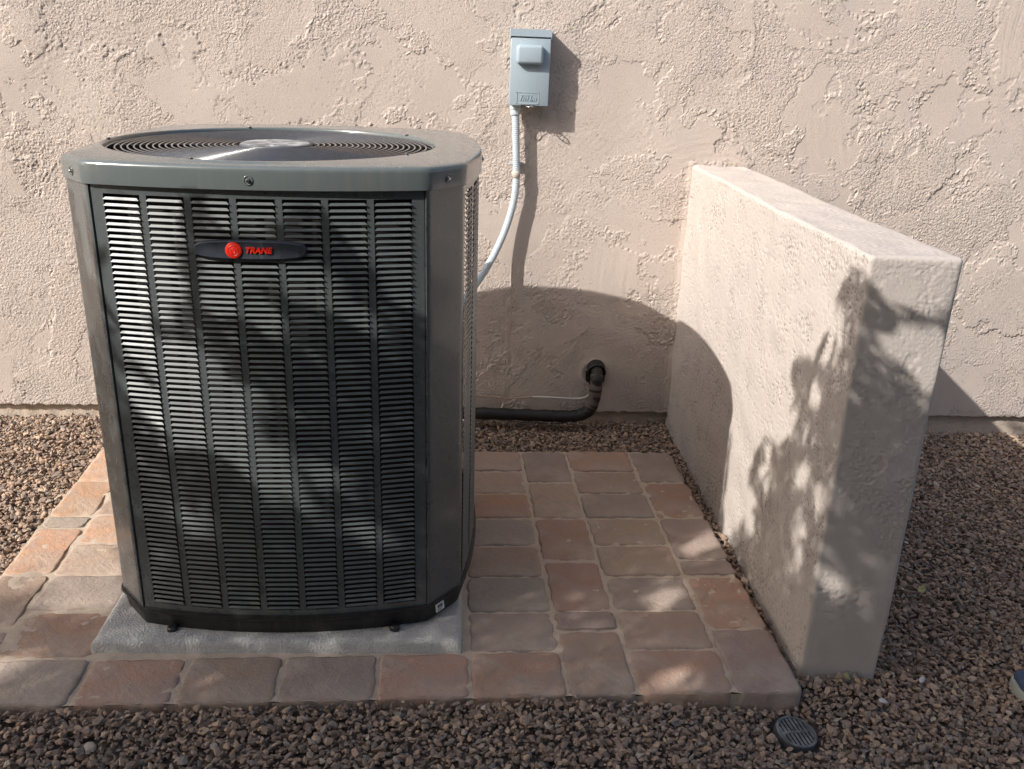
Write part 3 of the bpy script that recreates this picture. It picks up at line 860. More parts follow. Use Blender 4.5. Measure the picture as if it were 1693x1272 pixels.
    for i in range(3):
        fs += [(i*n + k, (i+1)*n + k, (i+1)*n + (k+1) % n, i*n + (k+1) % n) for k in range(n)]
    # front face as strips so it can follow the bow
    top = [3*n + k for k in range(0, n//2 + 1)]; bot = [3*n + (n - k) % n for k in range(0, n//2 + 1)]
    for k in range(n//2):
        q = (top[k], top[k+1], bot[k+1], bot[k]); q = tuple(dict.fromkeys(q))
        if len(q) > 2: fs.append(q)
    badge = MB().add(vs, fs).build('badge', MAT['badge'], root, (bx, by, bz), smooth=True)
    bm = bmesh.new(); bm.from_mesh(badge.data); bmesh.ops.recalc_face_normals(bm, faces=bm.faces); bm.to_mesh(badge.data); bm.free()
    badge.data.set_sharp_from_angle(angle=rad(35))
    q = Matrix.Rotation(rad(90), 4, 'X')
    disc = MB().lathe([(.0, .0035), (.0140, .0035), (.0160, .0025), (.0166, 0), (.0, 0)], 40, q).build('emblem', MAT['red'], badge, (-.031, -.0057, .0), smooth=True, auto=40)
    for r in (.0045, .0105):
        MB().tube([(r*math.cos(t), -.0035, r*math.sin(t)) for t in np.linspace(0, 6.283, 32, endpoint=False)], .0005, 5, closed=True).build('emblem_ring', MAT['darkred'], disc)
    for a_ in range(3):
        t = rad(90 + 120*a_)
        MB().tube([(.0045*math.cos(t), -.0035, .0045*math.sin(t)), (.0095*math.cos(t + .9), -.0035, .0095*math.sin(t + .9))], .0005, 5).build('emblem_ring', MAT['darkred'], disc)
    cu = bpy.data.curves.new('lettering', 'FONT'); cu.body = 'TRANE'; cu.size = .0165; cu.shear = .28; cu.offset = .00055; cu.extrude = .0012; cu.space_character = 1.02; cu.align_y = 'CENTER'; cu.align_x = 'LEFT'
    to = bpy.data.objects.new('lettering', cu); col.objects.link(to)
    dg = bpy.context.evaluated_depsgraph_get(); me = bpy.data.meshes.new_from_object(to.evaluated_get(dg)); bpy.data.objects.remove(to)
    lt = link('lettering', me, MAT['red'], badge, (-.0095, -.0068, .0), (rad(90), 0, 0)); lt['label'] = 'red slanted letters on the badge'
    # serial sticker on the front right chamfer of the pan
    i = np.argmin(np.hypot(*(footprint(.004, 1200) - np.array([.362, -.376])).T)); p = footprint(.002, 1200)[i]; t = footprint(.0, 1200)[(i+3) % 1200] - footprint(.0, 1200)[i-3]; an = math.atan2(t[1], t[0])
    st = MB().box(-.015, .015, -.0006, .0, -.0105, .0105).build('sticker', MAT['sticker'], root, (p[0] + .0012, p[1] - .0018, .0285), (rad(-8), 0, an))
    rs = np.random.RandomState(2); b = MB(); x = -.008
    while x < .010:
        w_ = rs.choice([.0004, .0007, .0011]); b.box(x, x + w_, -.0009, -.0005, -.002, .0065); x += w_ + rs.choice([.0005, .0008])
    for k, ww in enumerate((.018, .014)): b.box(-.009, -.009 + ww, -.0009, -.0005, -.0055 - .003*k, -.0042 - .003*k)
    b.build('sticker_print', MAT['ink'], st)
    # two pipe stubs and control box door on the hidden rear right corner are left plain
    return root
air_conditioner()

# ------------------------------------------------------------------ electrical disconnect and conduit
def disconnect_box():
    D = .066; x0, x1, z0, z1 = .153, .288, 1.153, 1.392
    cx, cz = (x0 + x1)/2, (z0 + z1)/2; w, h = x1 - x0, z1 - z0
    root = empty('disconnect_box', (cx, YW - .002, cz))
    tag(root, 'small blue grey metal electrical disconnect box mounted high on the wall', 'electrical box')
    bevel_box('enclosure', w - .008, D - .004, h - .010, .003, 2, MAT['box'], root, (0, -(D - .004)/2, -.002))
    # top rain hood with drip edge
    hood = MB().box(-w/2, w/2, -D - .006, 0, h/2 - .0035, h/2).box(-w/2, w/2, -D - .006, -D - .0042, h/2 - .0225, h/2 - .0035).box(-w/2, -w/2 + .0018, -D - .0042, -.001, h/2 - .028, h/2 - .0035).box(w/2 - .0018, w/2, -D - .0042, -.001, h/2 - .028, h/2 - .0035)
    hood.build('rain_hood', MAT['box'], root)
    cover = bevel_box('cover', w - .004, .006, h - .028, .0022, 2, MAT['box'], root, (0, -D + .0005, -.013))
    bevel_box('handle_housing', .088, .030, .060, .011, 4, MAT['box'], cover, (-.003, -.0125, .055))
    # pressed name panel with raised slanted strokes
    fx, fz, ww, hh = -.004, -.081, .075, .038
    fr = MB()
    for a in ((fx - ww/2, fx + ww/2, fz + hh/2 - .0022, fz + hh/2), (fx - ww/2, fx + ww/2, fz - hh/2, fz - hh/2 + .0022), (fx - ww/2, fx - ww/2 + .0022, fz - hh/2, fz + hh/2), (fx + ww/2 - .0022, fx + ww/2, fz - hh/2, fz + hh/2)):
        fr.box(a[0], a[1], -.0042, -.002, a[2], a[3])
    fr.build('name_panel', MAT['box'], cover)
    st = MB()
    def stroke(x, z0_, z1_, sl=.28):
        dx = (z1_ - z0_)*sl
        st.add([(x, -.0046, z0_), (x + .0024, -.0046, z0_), (x + dx + .0024, -.0046, z1_), (x + dx, -.0046, z1_), (x, -.002, z0_), (x + .0024, -.002, z0_), (x + dx + .0024, -.002, z1_), (x + dx, -.002, z1_)],
               [(0,1,2,3), (0,4,5,1), (1,5,6,2), (2,6,7,3), (3,7,4,0)])
    zb = fz - .009
    for k in range(4): stroke(fx - .025 + k*.0072, zb, zb + (.0175 if k in (0, 3) else .0125))
    st.box(fx - .020, fx + .004, -.0046, -.002, zb + .0165, zb + .0188)
    for k in range(4): stroke(fx + .0065 + k*.0060, zb, zb + (.0185 if k == 0 else .0105))
    st.box(fx + .008, fx + .016, -.0046, -.002, zb, zb + .002)
    st.build('raised_lettering', MAT['box'], cover)
    # hasp tab and loop under the cover
    MB().box(-.026, .022, -D - .003, -D + .004, -h/2 - .0035, -h/2 + .004).build('hasp_tab', MAT['steel'], root)
    MB().tube([(.004 + .012*math.cos(t), -D - .016 + .013*math.sin(t), -h/2 - .001) for t in np.linspace(0, 6.283, 24, endpoint=False)], .0022, 6, closed=True).build('hasp_loop', MAT['steel'], root, smooth=True)
    # flexible conduit
    cr = empty('conduit', (.18, .272, 1.14)); o = Vector((.18, .272, 1.14))
    tag(cr, 'grey ribbed flexible conduit hanging from the disconnect box towards the air conditioner', 'conduit')
    P = [(.180,.272,1.135), (.184,.272,1.06), (.188,.272,.98), (.191,.272,.91), (.188,.272,.85), (.176,.272,.79), (.155,.266,.722), (.128,.254,.660), (.094,.230,.600), (.058,.200,.550), (.015,.15,.500), (-.03,.08,.46), (-.06,-.06,.44), (-.075,-.215,.43)]
    pts = smooth_path([Vector(p) - o for p in P], 26)
    # resample evenly so the ribs are regular
    cum = [0]
    for a, b in zip(pts, pts[1:]): cum.append(cum[-1] + (b - a).length)
    n = int(cum[-1]/.0016); arr = np.array([tuple(p) for p in pts]); u = np.linspace(0, cum[-1], n)
    ev = np.stack([np.interp(u, cum, arr[:, k]) for k in range(3)], -1)
    r = .0126 + .0006*np.sin(u/.0064*2*math.pi)*np.where(u < .60, 1, .5)
    MB().tube(ev.tolist(), r.tolist(), 14).build('flexible_tube', MAT['conduit'], cr, smooth=True)
    MB().lathe([(.0, .020), (.0165, .020), (.0185, .017), (.0185, .004), (.0165, .002), (.0165, -.012), (.0150, -.016), (.0, -.016)], 12).build('fitting', MAT['conduit'], cr, tuple(Vector((.179, .272, 1.137)) - o))
    MB().lathe([(.0130, -.012), (.0146, -.011), (.0146, .011), (.0130, .012)], 24).build('coupling_band', MAT['stucco'], cr, tuple(Vector((.190, .272, .925)) - o), smooth=True)
    MB().box(-.021, .021, .010, .037, -.004, .004).build('pipe_strap', MAT['conduit'], cr, tuple(Vector((.189, .272, .96)) - o))
disconnect_box()

# ------------------------------------------------------------------ refrigerant line set
def line_set():
    o = Vector((.30, .255, .03)); root = empty('refrigerant_line', tuple(o))
    tag(root, 'black insulated refrigerant pipe coming out of the wall and running behind the unit', 'pipe')
    L = lambda ps: [Vector(p) - o for p in ps]
    P = [(.522,.36,.228), (.522,.30,.214), (.521,.262,.190), (.518,.250,.140), (.512,.248,.095), (.495,.246,.058), (.462,.246,.040), (.41,.246,.034), (.32,.247,.036), (.21,.248,.038), (.10,.248,.041), (.0,.246,.042), (-.1,.22,.05), (-.16,.10,.07), (-.17,-.215,.10)]
    pts = smooth_path(L(P), 10); n = len(pts)
    rs = np.random.RandomState(8)
    r = .0225 + .0013*np.sin(np.arange(n)*.9) + rs.normal(0, .0004, n)
    MB().tube(pts, r.tolist(), 18).build('insulation', MAT['foam'], root, smooth=True)
    pt = smooth_path(L([(.5215,.268,.196), (.5185,.252,.150), (.514,.249,.108), (.503,.247,.072)]), 8)
    MB().tube(pt, [.0236 + .0008*math.sin(i*1.7) for i in range(len(pt))], 18).build('tape_wrap', MAT['tape'], root, smooth=True)
    for x in (.36, .27, .20, .44):
        z = .0345 if x > .3 else .0375
        MB().tube([(x - o.x, .2465 - o.y + .0244*math.cos(t), z - o.z + .0244*math.sin(t)) for t in np.linspace(0, 6.283, 24, endpoint=False)], .0013, 5, closed=True).build('cable_tie', MAT['black'], root, smooth=True)
    MB().tube(smooth_path(L([(.44,.226,.032), (.40,.224,.016), (.33,.226,.012), (.26,.225,.016), (.20,.226,.022)]), 6), .0016, 6).build('loose_wire', MAT['black'], root, smooth=True)
    # plastic sleeve in the wall hole
    sl = Matrix.Translation(Vector((.522, YW - .012, .205)) - o) @ Matrix.Rotation(rad(90 + 14), 4, 'X')
    MB().lathe([(.0305, -.03), (.0305, .018), (.0335, .020), (.0345, .018), (.0345, -.03)], 32, sl).build('wall_sleeve', MAT['black'], root, smooth=True, auto=40)
    # rough dark hole edge
    hole = MB(); rs = np.random.RandomState(3); vs = [(.522 - o.x, YW - .0052 - o.y, .188 - o.z)]
    for k in range(36):
        t = k/36*6.283; q = 1 + rs.uniform(-.08, .10)
        vs.append((.522 - o.x + .039*q*math.cos(t), YW - .0050 - o.y, .186 - o.z + .050*q*math.sin(t)))
    hole.add(vs, [(0, 1 + k, 1 + (k + 1) % 36) for k in range(36)])
    hole.build('hole_filler', MAT['foam'], root)
    # control cable
    c = empty('control_cable', (.30, .28, .09)); o2 = Vector((.30, .28, .09))
    tag(c, 'thin white and brown control cable above the black refrigerant pipe', 'cable')
    W = [(.512,.252,.176), (.508,.236,.150), (.497,.262,.118), (.475,.280,.096), (.43,.287,.091), (.36,.288,.094), (.285,.287,.096)]
    MB().tube(smooth_path([Vector(p) - o2 for p in W], 8), .0036, 8).build('white_sheath', MAT['white_pvc'], c, smooth=True)
    W = [(.285,.287,.096), (.24,.288,.090), (.19,.288,.087), (.12,.288,.094), (.05,.285,.096), (-.08,.24,.10), (-.14,.1,.11), (-.15,-.215,.13)]
    MB().tube(smooth_path([Vector(p) - o2 for p in W], 8), .0028, 8).build('brown_sheath', MAT['brown_pvc'], c, smooth=True)
line_set()

# ------------------------------------------------------------------ yard drain
def drain():
    root = empty('drain_grate', (.752, -1.338, float(ground_z(.752, -1.338)) + .006), (rad(6), rad(5), rad(12)))
    tag(root, 'round dark plastic drain grate set in the gravel at the patio corner', 'drain')
    R0 = .047
    MB().lathe([(.0385, -.002), (.0385, .0035), (.040, .005), (R0 - .002, .004), (R0, .001), (R0, -.02)], 48).build('rim', MAT['grate'], root, smooth=True, auto=40)
    n = 8
    for k in range(n):
        x = -.0385 + .077*(k + .5)/n; hw = .0030
        hh = math.sqrt(max(.0395**2 - x*x, 0))
        MB().box(x - hw, x + hw, -hh, hh, -.003, .0032).build('bar', MAT['grate'], root)
    MB().box(-.039, .039, -.0032, .0032, -.003, .0036).build('cross_bar', MAT['grate'], root)
    MB().lathe([(.0, -.018), (R0 - .001, -.018)], 32).build('sump', MAT['black'], root)
drain()

# ------------------------------------------------------------------ small things lying about
def leaf_mesh(name, L, W, curl, seed):
    rs = np.random.RandomState(seed); n = 9; vs, fs = [], []
    for i in range(n):
        t = i/(n - 1); w = W/2*math.sin(math.pi*min(1, t*.96 + .03))**.8
        x = (t - .5)*L; z = curl*(t - .5)**2*4 + rs.uniform(0, .0008)
        vs += [(x, -w, z + .25*w + .001), (x, 0, z), (x, w, z + .25*w + .001)]
    for i in range(n - 1):
        a = i*3; fs += [(a, a+3, a+4, a+1), (a+1, a+4, a+5, a+2)]
    return MB().add(vs, fs)
def litter(name, label, cat, x, y, z, L, W, curl, mat, rot, seed):
    o = leaf_mesh(name, L, W, curl, seed).build(name, MAT[mat], None, (x, y, z), rot, smooth=True)
    o.modifiers.new('thick', 'SOLIDIFY').thickness = .0006
    tag(o, label, cat)
litter('fallen_leaf', 'small yellow green leaf in the gravel right of the screen wall', 'leaf', 1.302, -.796, float(ground_z(1.302, -.796)) + .014, .034, .020, .005, 'yellowleaf', (.3, -.2, .6), 1)
litter('fallen_leaf', 'small pale yellow leaf at the front foot of the screen wall', 'leaf', .921, -1.190, float(ground_z(.921, -1.19)) + .013, .030, .019, .005, 'yellowleaf', (.5, .2, 1.2), 2)
def on_patio(x, y): return PTX*x + PTY*y
litter('dried_leaf', 'curled dark dry leaf lying on the front paver', 'leaf', .208, -1.208, on_patio(.208, -1.208) + .003, .024, .013, .006, 'dryleaf', (.2, .1, 1.9), 3)
tw = MB().tube(smooth_path([(-.010, 0, .003), (-.003, .002, .004), (.004, .001, .0035), (.011, -.001, .003)], 4), .0022, 7).build('twig', MAT['dryleaf'], None, (.199, -1.160, on_patio(.199, -1.16) + .002), (0, 0, .15), smooth=True)
tag(tw, 'short brown twig fragment lying on the front paver', 'twig')
def pale_stone(x, y, s, seed, label):
    rs = np.random.RandomState(seed); p = rs.standard_normal((16, 3)); p /= np.linalg.norm(p, axis=1, keepdims=True); p *= np.array([1, .75, .55])*s/2
    bm = bmesh.new()
    for q in p: bm.verts.new(q)
    bmesh.ops.convex_hull(bm, input=bm.verts); bmesh.ops.bevel(bm, geom=list(bm.edges), offset=s*.05, segments=1, affect='EDGES')
    me = bpy.data.meshes.new('pale_pebble'); bm.to_mesh(me); bm.free()
    o = link('pale_pebble', me, MAT['pale'], None, (x, y, float(ground_z(x, y)) + .012), (.2, .3, seed)); tag(o, label, 'pebble')
pale_stone(1.117, -1.176, .024, 4, 'whitish pebble in the gravel right of the screen wall foot')
pale_stone(.977, -1.267, .022, 6, 'pale grey pebble in the gravel in front of the screen wall')

# shoe of someone standing at the right edge of the picture
def shoe():
    gz = float(ground_z(1.4, -1.2)) + .004
    root = empty('shoe', (1.338, -1.185, gz), (0, 0, rad(-28)))
    tag(root, 'toe of a blue shoe with a pale sole at the right edge', 'shoe')
    n = 20; xs = np.linspace(0, .29, n)
    def half(x):
        t = x/.29
        return .048*(math.sqrt(max(0, 1 - (1 - min(1, t/.22))**2)))*(1 - .22*sstep(.3, .6, t) + .05*sstep(.6, .9, t))*(1 if t < .9 else math.sqrt(max(0, 1 - ((t - .9)/.1)**2)) * .85 + .15)
    def body(z_lo, z_hi, grow, name, mat):
        vs, fs, m = [], [], 20
        for x in xs:
            w = max(half(x), .006) + grow; zt = z_hi(x)
            for k in range(m):
                a = math.pi*k/(m - 1)
                vs.append((x - grow*(x < .02), w*math.cos(a)*(1 if name == 'sole' else (1 - .12*math.sin(a))), z_lo + (zt - z_lo)*math.sin(a)**(.35 if name == 'sole' else .6)))
        for i in range(n - 1):
            for k in range(m - 1): fs.append((i*m + k, (i+1)*m + k, (i+1)*m + k + 1, i*m + k + 1))
        fs.append(tuple(range(m))); fs.append(tuple((n-1)*m + k for k in range(m))[::-1])
        MB().add(vs, fs).build(name, mat, root, smooth=True)
    body(0.0, lambda x: .024 + .010*(1 - min(1, x/.03)), .004, 'sole', MAT['sole'])
    body(.018, lambda x: .050 + .055*float(sstep(.03, .16, x)), .0, 'upper', MAT['shoe'])
    for k in range(5):
        x = .11 + .018*k; z = .050 + .055*float(sstep(.03, .16, x))
        MB().tube(smooth_path([(x, -.024, z - .012), (x - .003, 0, z + .001), (x, .024, z - .012)], 5), .0025, 6).build('lace', MAT['sole'], root, smooth=True)
shoe()

# ------------------------------------------------------------------ tree that shades the yard (behind and left of the viewer)
# crown outline and openings, in metres across the direction of the sunlight
OPEN_SKY = [
    [(-1.133, 0.526), (0.862, 2.366), (1.086, 1.286), (0.948, 1.163), (0.781, 1.222), (0.307, 1.39), (0.191, 1.284), (0.183, 0.807), (0.091, 0.791), (-0.011, 0.747), (-0.135, 0.672), (-0.22, 0.587), (-0.227, 1.021), (-0.987, 0.328), (-0.998, 0.155), (-0.993, -0.502), (-1.265, -0.743)],
    [(-1.229, -0.787), (-0.976, -0.551), (0.265, -0.695), (0.302, -0.713), (0.236, -0.777), (0.143, -0.814), (0.046, -0.883)],
]
FOLIAGE = [
    [(0.13, -0.899), (0.293, -0.745), (0.459, -0.765), (0.939, -0.356), (0.783, -0.283), (0.794, -0.155), (0.742, -0), (0.809, 0.213), (1.403, 0.015), (1.542, 0.087), (1.245, 0.442), (0.9, 0.883), (1.204, 1.101), (1.987, 0.049), (0.784, -0.948)],
    [(0.47, 0.165), (0.679, 0.31), (0.829, 0.487), (0.828, -0.317), (0.692, -0.474), (0.472, -0.62)],
    [(0.49, -0.59), (0.514, -0.607), (0.692, -0.479), (0.864, -0.309), (0.91, -0.214), (0.911, -0.261), (0.869, -0.346), (0.691, -0.519), (0.51, -0.643)],
    [(1.348, 0.817), (1.323, 0.797), (1.308, 0.743), (1.32, 0.671), (1.278, 0.627), (1.19, 0.673), (1.138, 0.626), (1.166, 0.551), (1.234, 0.53), (1.241, 0.486), (1.174, 0.453), (1.062, 0.495), (0.979, 0.362), (1.045, 0.309), (0.958, 0.224), (0.92, 0.188), (1.432, 0.016), (1.418, 0.804)],
    [(1.422, 0.803), (1.528, 0.901), (1.528, 0.089), (1.426, 0.02)],
]
GAPS = [
    [(0.361, 0.148), (0.471, 0.173), (0.693, 0.323), (0.857, 0.496), (0.824, 0.587), (0.111, 0.899), (-0.388, 0.468)],
    [(1.348, 0.817), (1.323, 0.797), (1.308, 0.743), (1.32, 0.671), (1.278, 0.627), (1.19, 0.673), (1.138, 0.626), (1.166, 0.551), (1.234, 0.53), (1.241, 0.486), (1.174, 0.453), (1.062, 0.495), (0.979, 0.362), (1.045, 0.309), (0.958, 0.224), (0.92, 0.188), (0.889, 0.187), (0.853, 0.528), (0.689, 0.641), (0.179, 0.798), (0.185, 1.279), (1.389, 0.815)],
    [(0.39, 0.156), (0.419, 0.172), (0.427, 0.014), (0.399, -0.011)],
    [(0.469, 0.172), (0.599, 0.253), (0.592, 0.2), (0.585, 0.142), (0.565, 0.09), (0.561, 0.045), (0.541, 0.013), (0.524, -0.016), (0.49, -0.02), (0.472, -0.006)],
    [(0.63, 0.277), (0.72, 0.353), (0.698, 0.296), (0.684, 0.261), (0.638, 0.222), (0.628, 0.248)],
    [(0.636, 0.177), (0.698, 0.229), (0.695, 0.203), (0.675, 0.168), (0.651, 0.135), (0.628, 0.137), (0.613, 0.147)],
    [(0.612, 0.12), (0.645, 0.125), (0.646, 0.092), (0.621, 0.072), (0.61, 0.089)],
    [(0.706, 0.226), (0.743, 0.263), (0.745, 0.218), (0.722, 0.169), (0.704, 0.169)],
    [(0.755, 0.39), (0.787, 0.427), (0.785, 0.345), (0.762, 0.322), (0.756, 0.348)],
    [(0.791, 0.434), (0.826, 0.483), (0.827, 0.284), (0.806, 0.273), (0.792, 0.307)],
    [(0.662, 0.122), (0.7, 0.122), (0.702, 0.088), (0.677, 0.083), (0.66, 0.086)],
    [(0.752, 0.225), (0.783, 0.226), (0.785, 0.193), (0.76, 0.182)],
    [(0.49, -0.056), (0.551, -0.042), (0.599, -0.034), (0.648, -0.05), (0.659, -0.078), (0.603, -0.123), (0.545, -0.114), (0.493, -0.108)],
    [(0.464, -0.001), (0.51, -0.007), (0.519, -0.037), (0.486, -0.058)],
    [(0.48, -0.19), (0.66, -0.058), (0.652, -0.093), (0.657, -0.132), (0.698, -0.12), (0.702, -0.176), (0.712, -0.207), (0.7, -0.238), (0.68, -0.215), (0.657, -0.2), (0.614, -0.214), (0.6, -0.182), (0.542, -0.196), (0.49, -0.212)],
    [(0.544, -0.368), (0.596, -0.349), (0.594, -0.382), (0.553, -0.398)],
    [(0.714, -0.125), (0.746, -0.099), (0.75, -0.124), (0.718, -0.165)],
    [(0.759, -0.202), (0.797, -0.188), (0.795, -0.217), (0.766, -0.226)],
    [(1.057, -0.012), (1.065, -0.024), (1.059, -0.037), (1.042, -0.043), (1.025, -0.04), (1.017, -0.028), (1.023, -0.015), (1.04, -0.008)],
    [(1.303, -0.149), (1.312, -0.163), (1.304, -0.178), (1.285, -0.186), (1.265, -0.181), (1.255, -0.168), (1.262, -0.152), (1.282, -0.145)],
    [(0.899, 0.095), (0.876, 0.193), (0.93, 0.165), (0.949, 0.093)],
    [(0.347, -0.915), (0.402, -0.836), (0.466, -0.792), (0.496, -0.832), (0.438, -0.922)],
    [(1.355, 0.694), (1.358, 0.676), (1.352, 0.669), (1.34, 0.677), (1.329, 0.696), (1.326, 0.715), (1.333, 0.721), (1.344, 0.713)],
    [(1.302, 0.572), (1.303, 0.556), (1.291, 0.549), (1.274, 0.556), (1.262, 0.573), (1.262, 0.589), (1.274, 0.596), (1.291, 0.589)],
    [(1.119, 0.401), (1.121, 0.378), (1.109, 0.367), (1.09, 0.375), (1.075, 0.397), (1.073, 0.42), (1.085, 0.431), (1.104, 0.423)],
    [(1.314, 0.397), (1.314, 0.379), (1.304, 0.371), (1.288, 0.376), (1.276, 0.393), (1.275, 0.411), (1.286, 0.419), (1.302, 0.413)],
    [(1.067, 0.286), (1.067, 0.261), (1.051, 0.249), (1.028, 0.255), (1.011, 0.278), (1.01, 0.303), (1.027, 0.315), (1.05, 0.308)],
    [(1.335, 0.285), (1.334, 0.271), (1.323, 0.263), (1.308, 0.266), (1.297, 0.278), (1.298, 0.292), (1.309, 0.3), (1.325, 0.297)],
    [(1.35, 0.23), (1.348, 0.216), (1.335, 0.208), (1.317, 0.209), (1.306, 0.22), (1.308, 0.234), (1.322, 0.242), (1.339, 0.24)],
    [(1.406, 0.372), (1.405, 0.358), (1.394, 0.35), (1.377, 0.354), (1.367, 0.367), (1.368, 0.381), (1.38, 0.388), (1.396, 0.384)],
    [(1.386, 0.629), (1.387, 0.614), (1.378, 0.608), (1.364, 0.615), (1.353, 0.631), (1.352, 0.646), (1.362, 0.652), (1.376, 0.645)],
    [(1.42, 0.8), (1.529, 0.904), (1.524, 0.824), (1.503, 0.799), (1.47, 0.778), (1.443, 0.78), (1.426, 0.771)],
    [(1.468, 0.729), (1.53, 0.775), (1.537, 0.675), (1.516, 0.657), (1.484, 0.685), (1.443, 0.679), (1.445, 0.699)],
    [(1.466, 0.238), (1.462, 0.22), (1.449, 0.202), (1.434, 0.195), (1.426, 0.203), (1.43, 0.222), (1.444, 0.24), (1.459, 0.246)],
    [(0.208, 1.267), (0.286, 1.39), (1.525, 0.912), (1.441, 0.779)],
]

def in_poly(A, B, P):
    ins = np.zeros(A.shape, bool); n = len(P)
    for i in range(n):
        (x1, y1), (x2, y2) = P[i], P[(i + 1) % n]
        if y1 == y2: continue
        ins ^= ((y1 > B) != (y2 > B)) & (A < (x2 - x1)*(B - y1)/(y2 - y1) + x1)
    return ins
def shade_tree():
    CELL = .0125; a0, b0, na, nb = -.45, -1.35, 330, 240
    s = np.array(SUN); e1 = np.cross(s, [0, 0, 1]); e1 /= np.linalg.norm(e1); e2 = np.cross(e1, s)
    A, B = np.meshgrid(a0 + (np.arange(na) + .5)*CELL, b0 + (np.arange(nb) + .5)*CELL, indexing='ij')
    Gp = np.full((na, nb), 2, np.int8)
    wa = band((na, nb), CELL, .11, .5, 71)*.012 + band((na, nb), CELL, .045, .4, 72)*.008
    wb = band((na, nb), CELL, .11, .5, 73)*.012 + band((na, nb), CELL, .045, .4, 74)*.008
    for k, polys in ((1, OPEN_SKY), (0, FOLIAGE), (1, GAPS)):
        for P in polys: Gp[in_poly(A + wa*(k < 1 or len(P) > 7), B + wb*(k < 1 or len(P) > 7), P)] = k
    fol = (Gp == 0)
    near = fol.copy()
    for it in range(110):
        g2 = near.copy(); g2[1:] |= near[:-1]
        if it < 26: g2[:-1] |= near[1:]; g2[:, 1:] |= near[:, :-1]; g2[:, :-1] |= near[:, 1:]
        near = g2
    depth = np.zeros(Gp.shape); inner = (Gp != 1)
    for _ in range(6):
        depth += inner
        g2 = inner.copy(); g2[1:] &= inner[:-1]; g2[:-1] &= inner[1:]; g2[:, 1:] &= inner[:, :-1]; g2[:, :-1] &= inner[:, 1:]; inner = g2
    cover = np.zeros(Gp.shape, np.float32)
    target = np.where(fol, 1.1 + .62*depth, np.where((Gp == 2) & near, 2.2, 0)).astype(np.float32)
    rs = np.random.RandomState(17)
    cand = np.argwhere(target > 0)
    V, Fq, centers = [], [], []
    s_ = Vector(s)
    def cell(p):
        return int((float(p @ e1) - a0)/CELL), int((float(p @ e2) - b0)/CELL)
    nl = 0
    for it in range(230000):
        ci = cand[rs.randint(len(cand))]
        if cover[ci[0], ci[1]] >= target[ci[0], ci[1]]: continue
        a = a0 + (ci[0] + rs.rand())*CELL; b = b0 + (ci[1] + rs.rand())*CELL
        z = rs.normal(1.88, .22) + .35*max(0., a - 1.5); z = min(max(z, 1.55), 2.9)
        p = e1*a + e2*b; p = p + s*((z - p[2])/s[2])
        # slender drooping leaf
        L = rs.uniform(.050, .085); W = rs.uniform(.011, .017)
        az = rs.uniform(0, 6.283); dr = rs.uniform(.3, 1.35)
        d = np.array([math.cos(az)*math.cos(dr), math.sin(az)*math.cos(dr), -math.sin(dr)])
        ok = True; cells = []
        sd = np.cross(d, rs.standard_normal(3)); sd /= np.linalg.norm(sd)
        for t in (-.5, -.3, -.1, .1, .3, .5):
            q = cell(p + d*L*t + sd*W*(.5 if t in (-.1, .3) else -.5 if t in (-.3, .1) else 0))
            if not (0 <= q[0] < Gp.shape[0] and 0 <= q[1] < Gp.shape[1]) or Gp[q] == 1: ok = False; break
            cells.append(q)
        if not ok: continue
        for q in set(cells): cover[q] += .75
        up = np.cross(sd, d)
        o = nl*6
        V += [p - d*L*.5, p - d*L*.12 + sd*W*.5 + up*W*.15, p + d*L*.2 + sd*W*.42 + up*W*.12, p + d*L*.5, p + d*L*.2 - sd*W*.42 + up*W*.12, p - d*L*.12 - sd*W*.5 + up*W*.15]
        Fq += [(o, o+1, o+2, o+3), (o, o+3, o+4, o+5)]
        centers.append(p); nl += 1
    print('leaves', nl)
    C = np.array(centers)
    base = np.array([-3.05, -3.75, 0.0]); base[2] = float(ground_z(base[0], base[1])) - .05
    root = empty('shade_tree', tuple(base)); tag(root, 'slender leaved tree whose crown shades the yard from the left', 'tree')
    Vl = np.array(V) - base
    link('crown', quadmesh('crown', Vl, np.array(Fq)), MAT['leaf'], root)
    # trunk and limbs reaching into the foliage
    fork = base + np.array([.10, .12, 1.35])
    MB().tube(smooth_path([Vector(base) - Vector(base), Vector((.03, .02, .5)), Vector((.02, .07, .95)), Vector(fork - base)], 6), [.085 - .0016*i for i in range(19)], 12).build('trunk', MAT['bark'], root, smooth=True)
    # cluster leaves into limbs
    ks = C[rs.choice(len(C), 16, replace=False)]
    for _ in range(8):
        lab = np.argmin(((C[:, None, :] - ks[None])**2).sum(-1), 1)
        ks = np.array([C[lab == k].mean(0) if (lab == k).any() else ks[k] for k in range(16)])
    def ok_seg(p, q):
        for t in np.linspace(.15, 1, 14):
            c = cell(p + (q - p)*t)
            if 0 <= c[0] < Gp.shape[0] and 0 <= c[1] < Gp.shape[1] and Gp[c] == 1: return False
        return True
    tw = MB()
    for k in range(16):
        m = (fork*.5 + ks[k]*.5); m[2] += .12
        path = smooth_path([Vector(fork - base), Vector(m - base), Vector(ks[k] - base)], 6)
        if not ok_seg(fork, m) or not ok_seg(m, ks[k]): continue
        MB().tube(path, np.linspace(.030, .008, len(path)).tolist(), 8).build('limb', MAT['bark'], root, smooth=True)
        pts = C[lab == k]
        for p in pts[rs.choice(len(pts), min(len(pts), 26), replace=False)]:
            if ok_seg(ks[k], p): tw.tube([Vector(ks[k] - base), Vector((ks[k]*.45 + p*.55) + np.array([0, 0, .02]) - base), Vector(p - base)], [.005, .0035, .0018], 5)
    tw.build('twigs', MAT['bark'], root)['kind'] = 'stuff'
shade_tree()

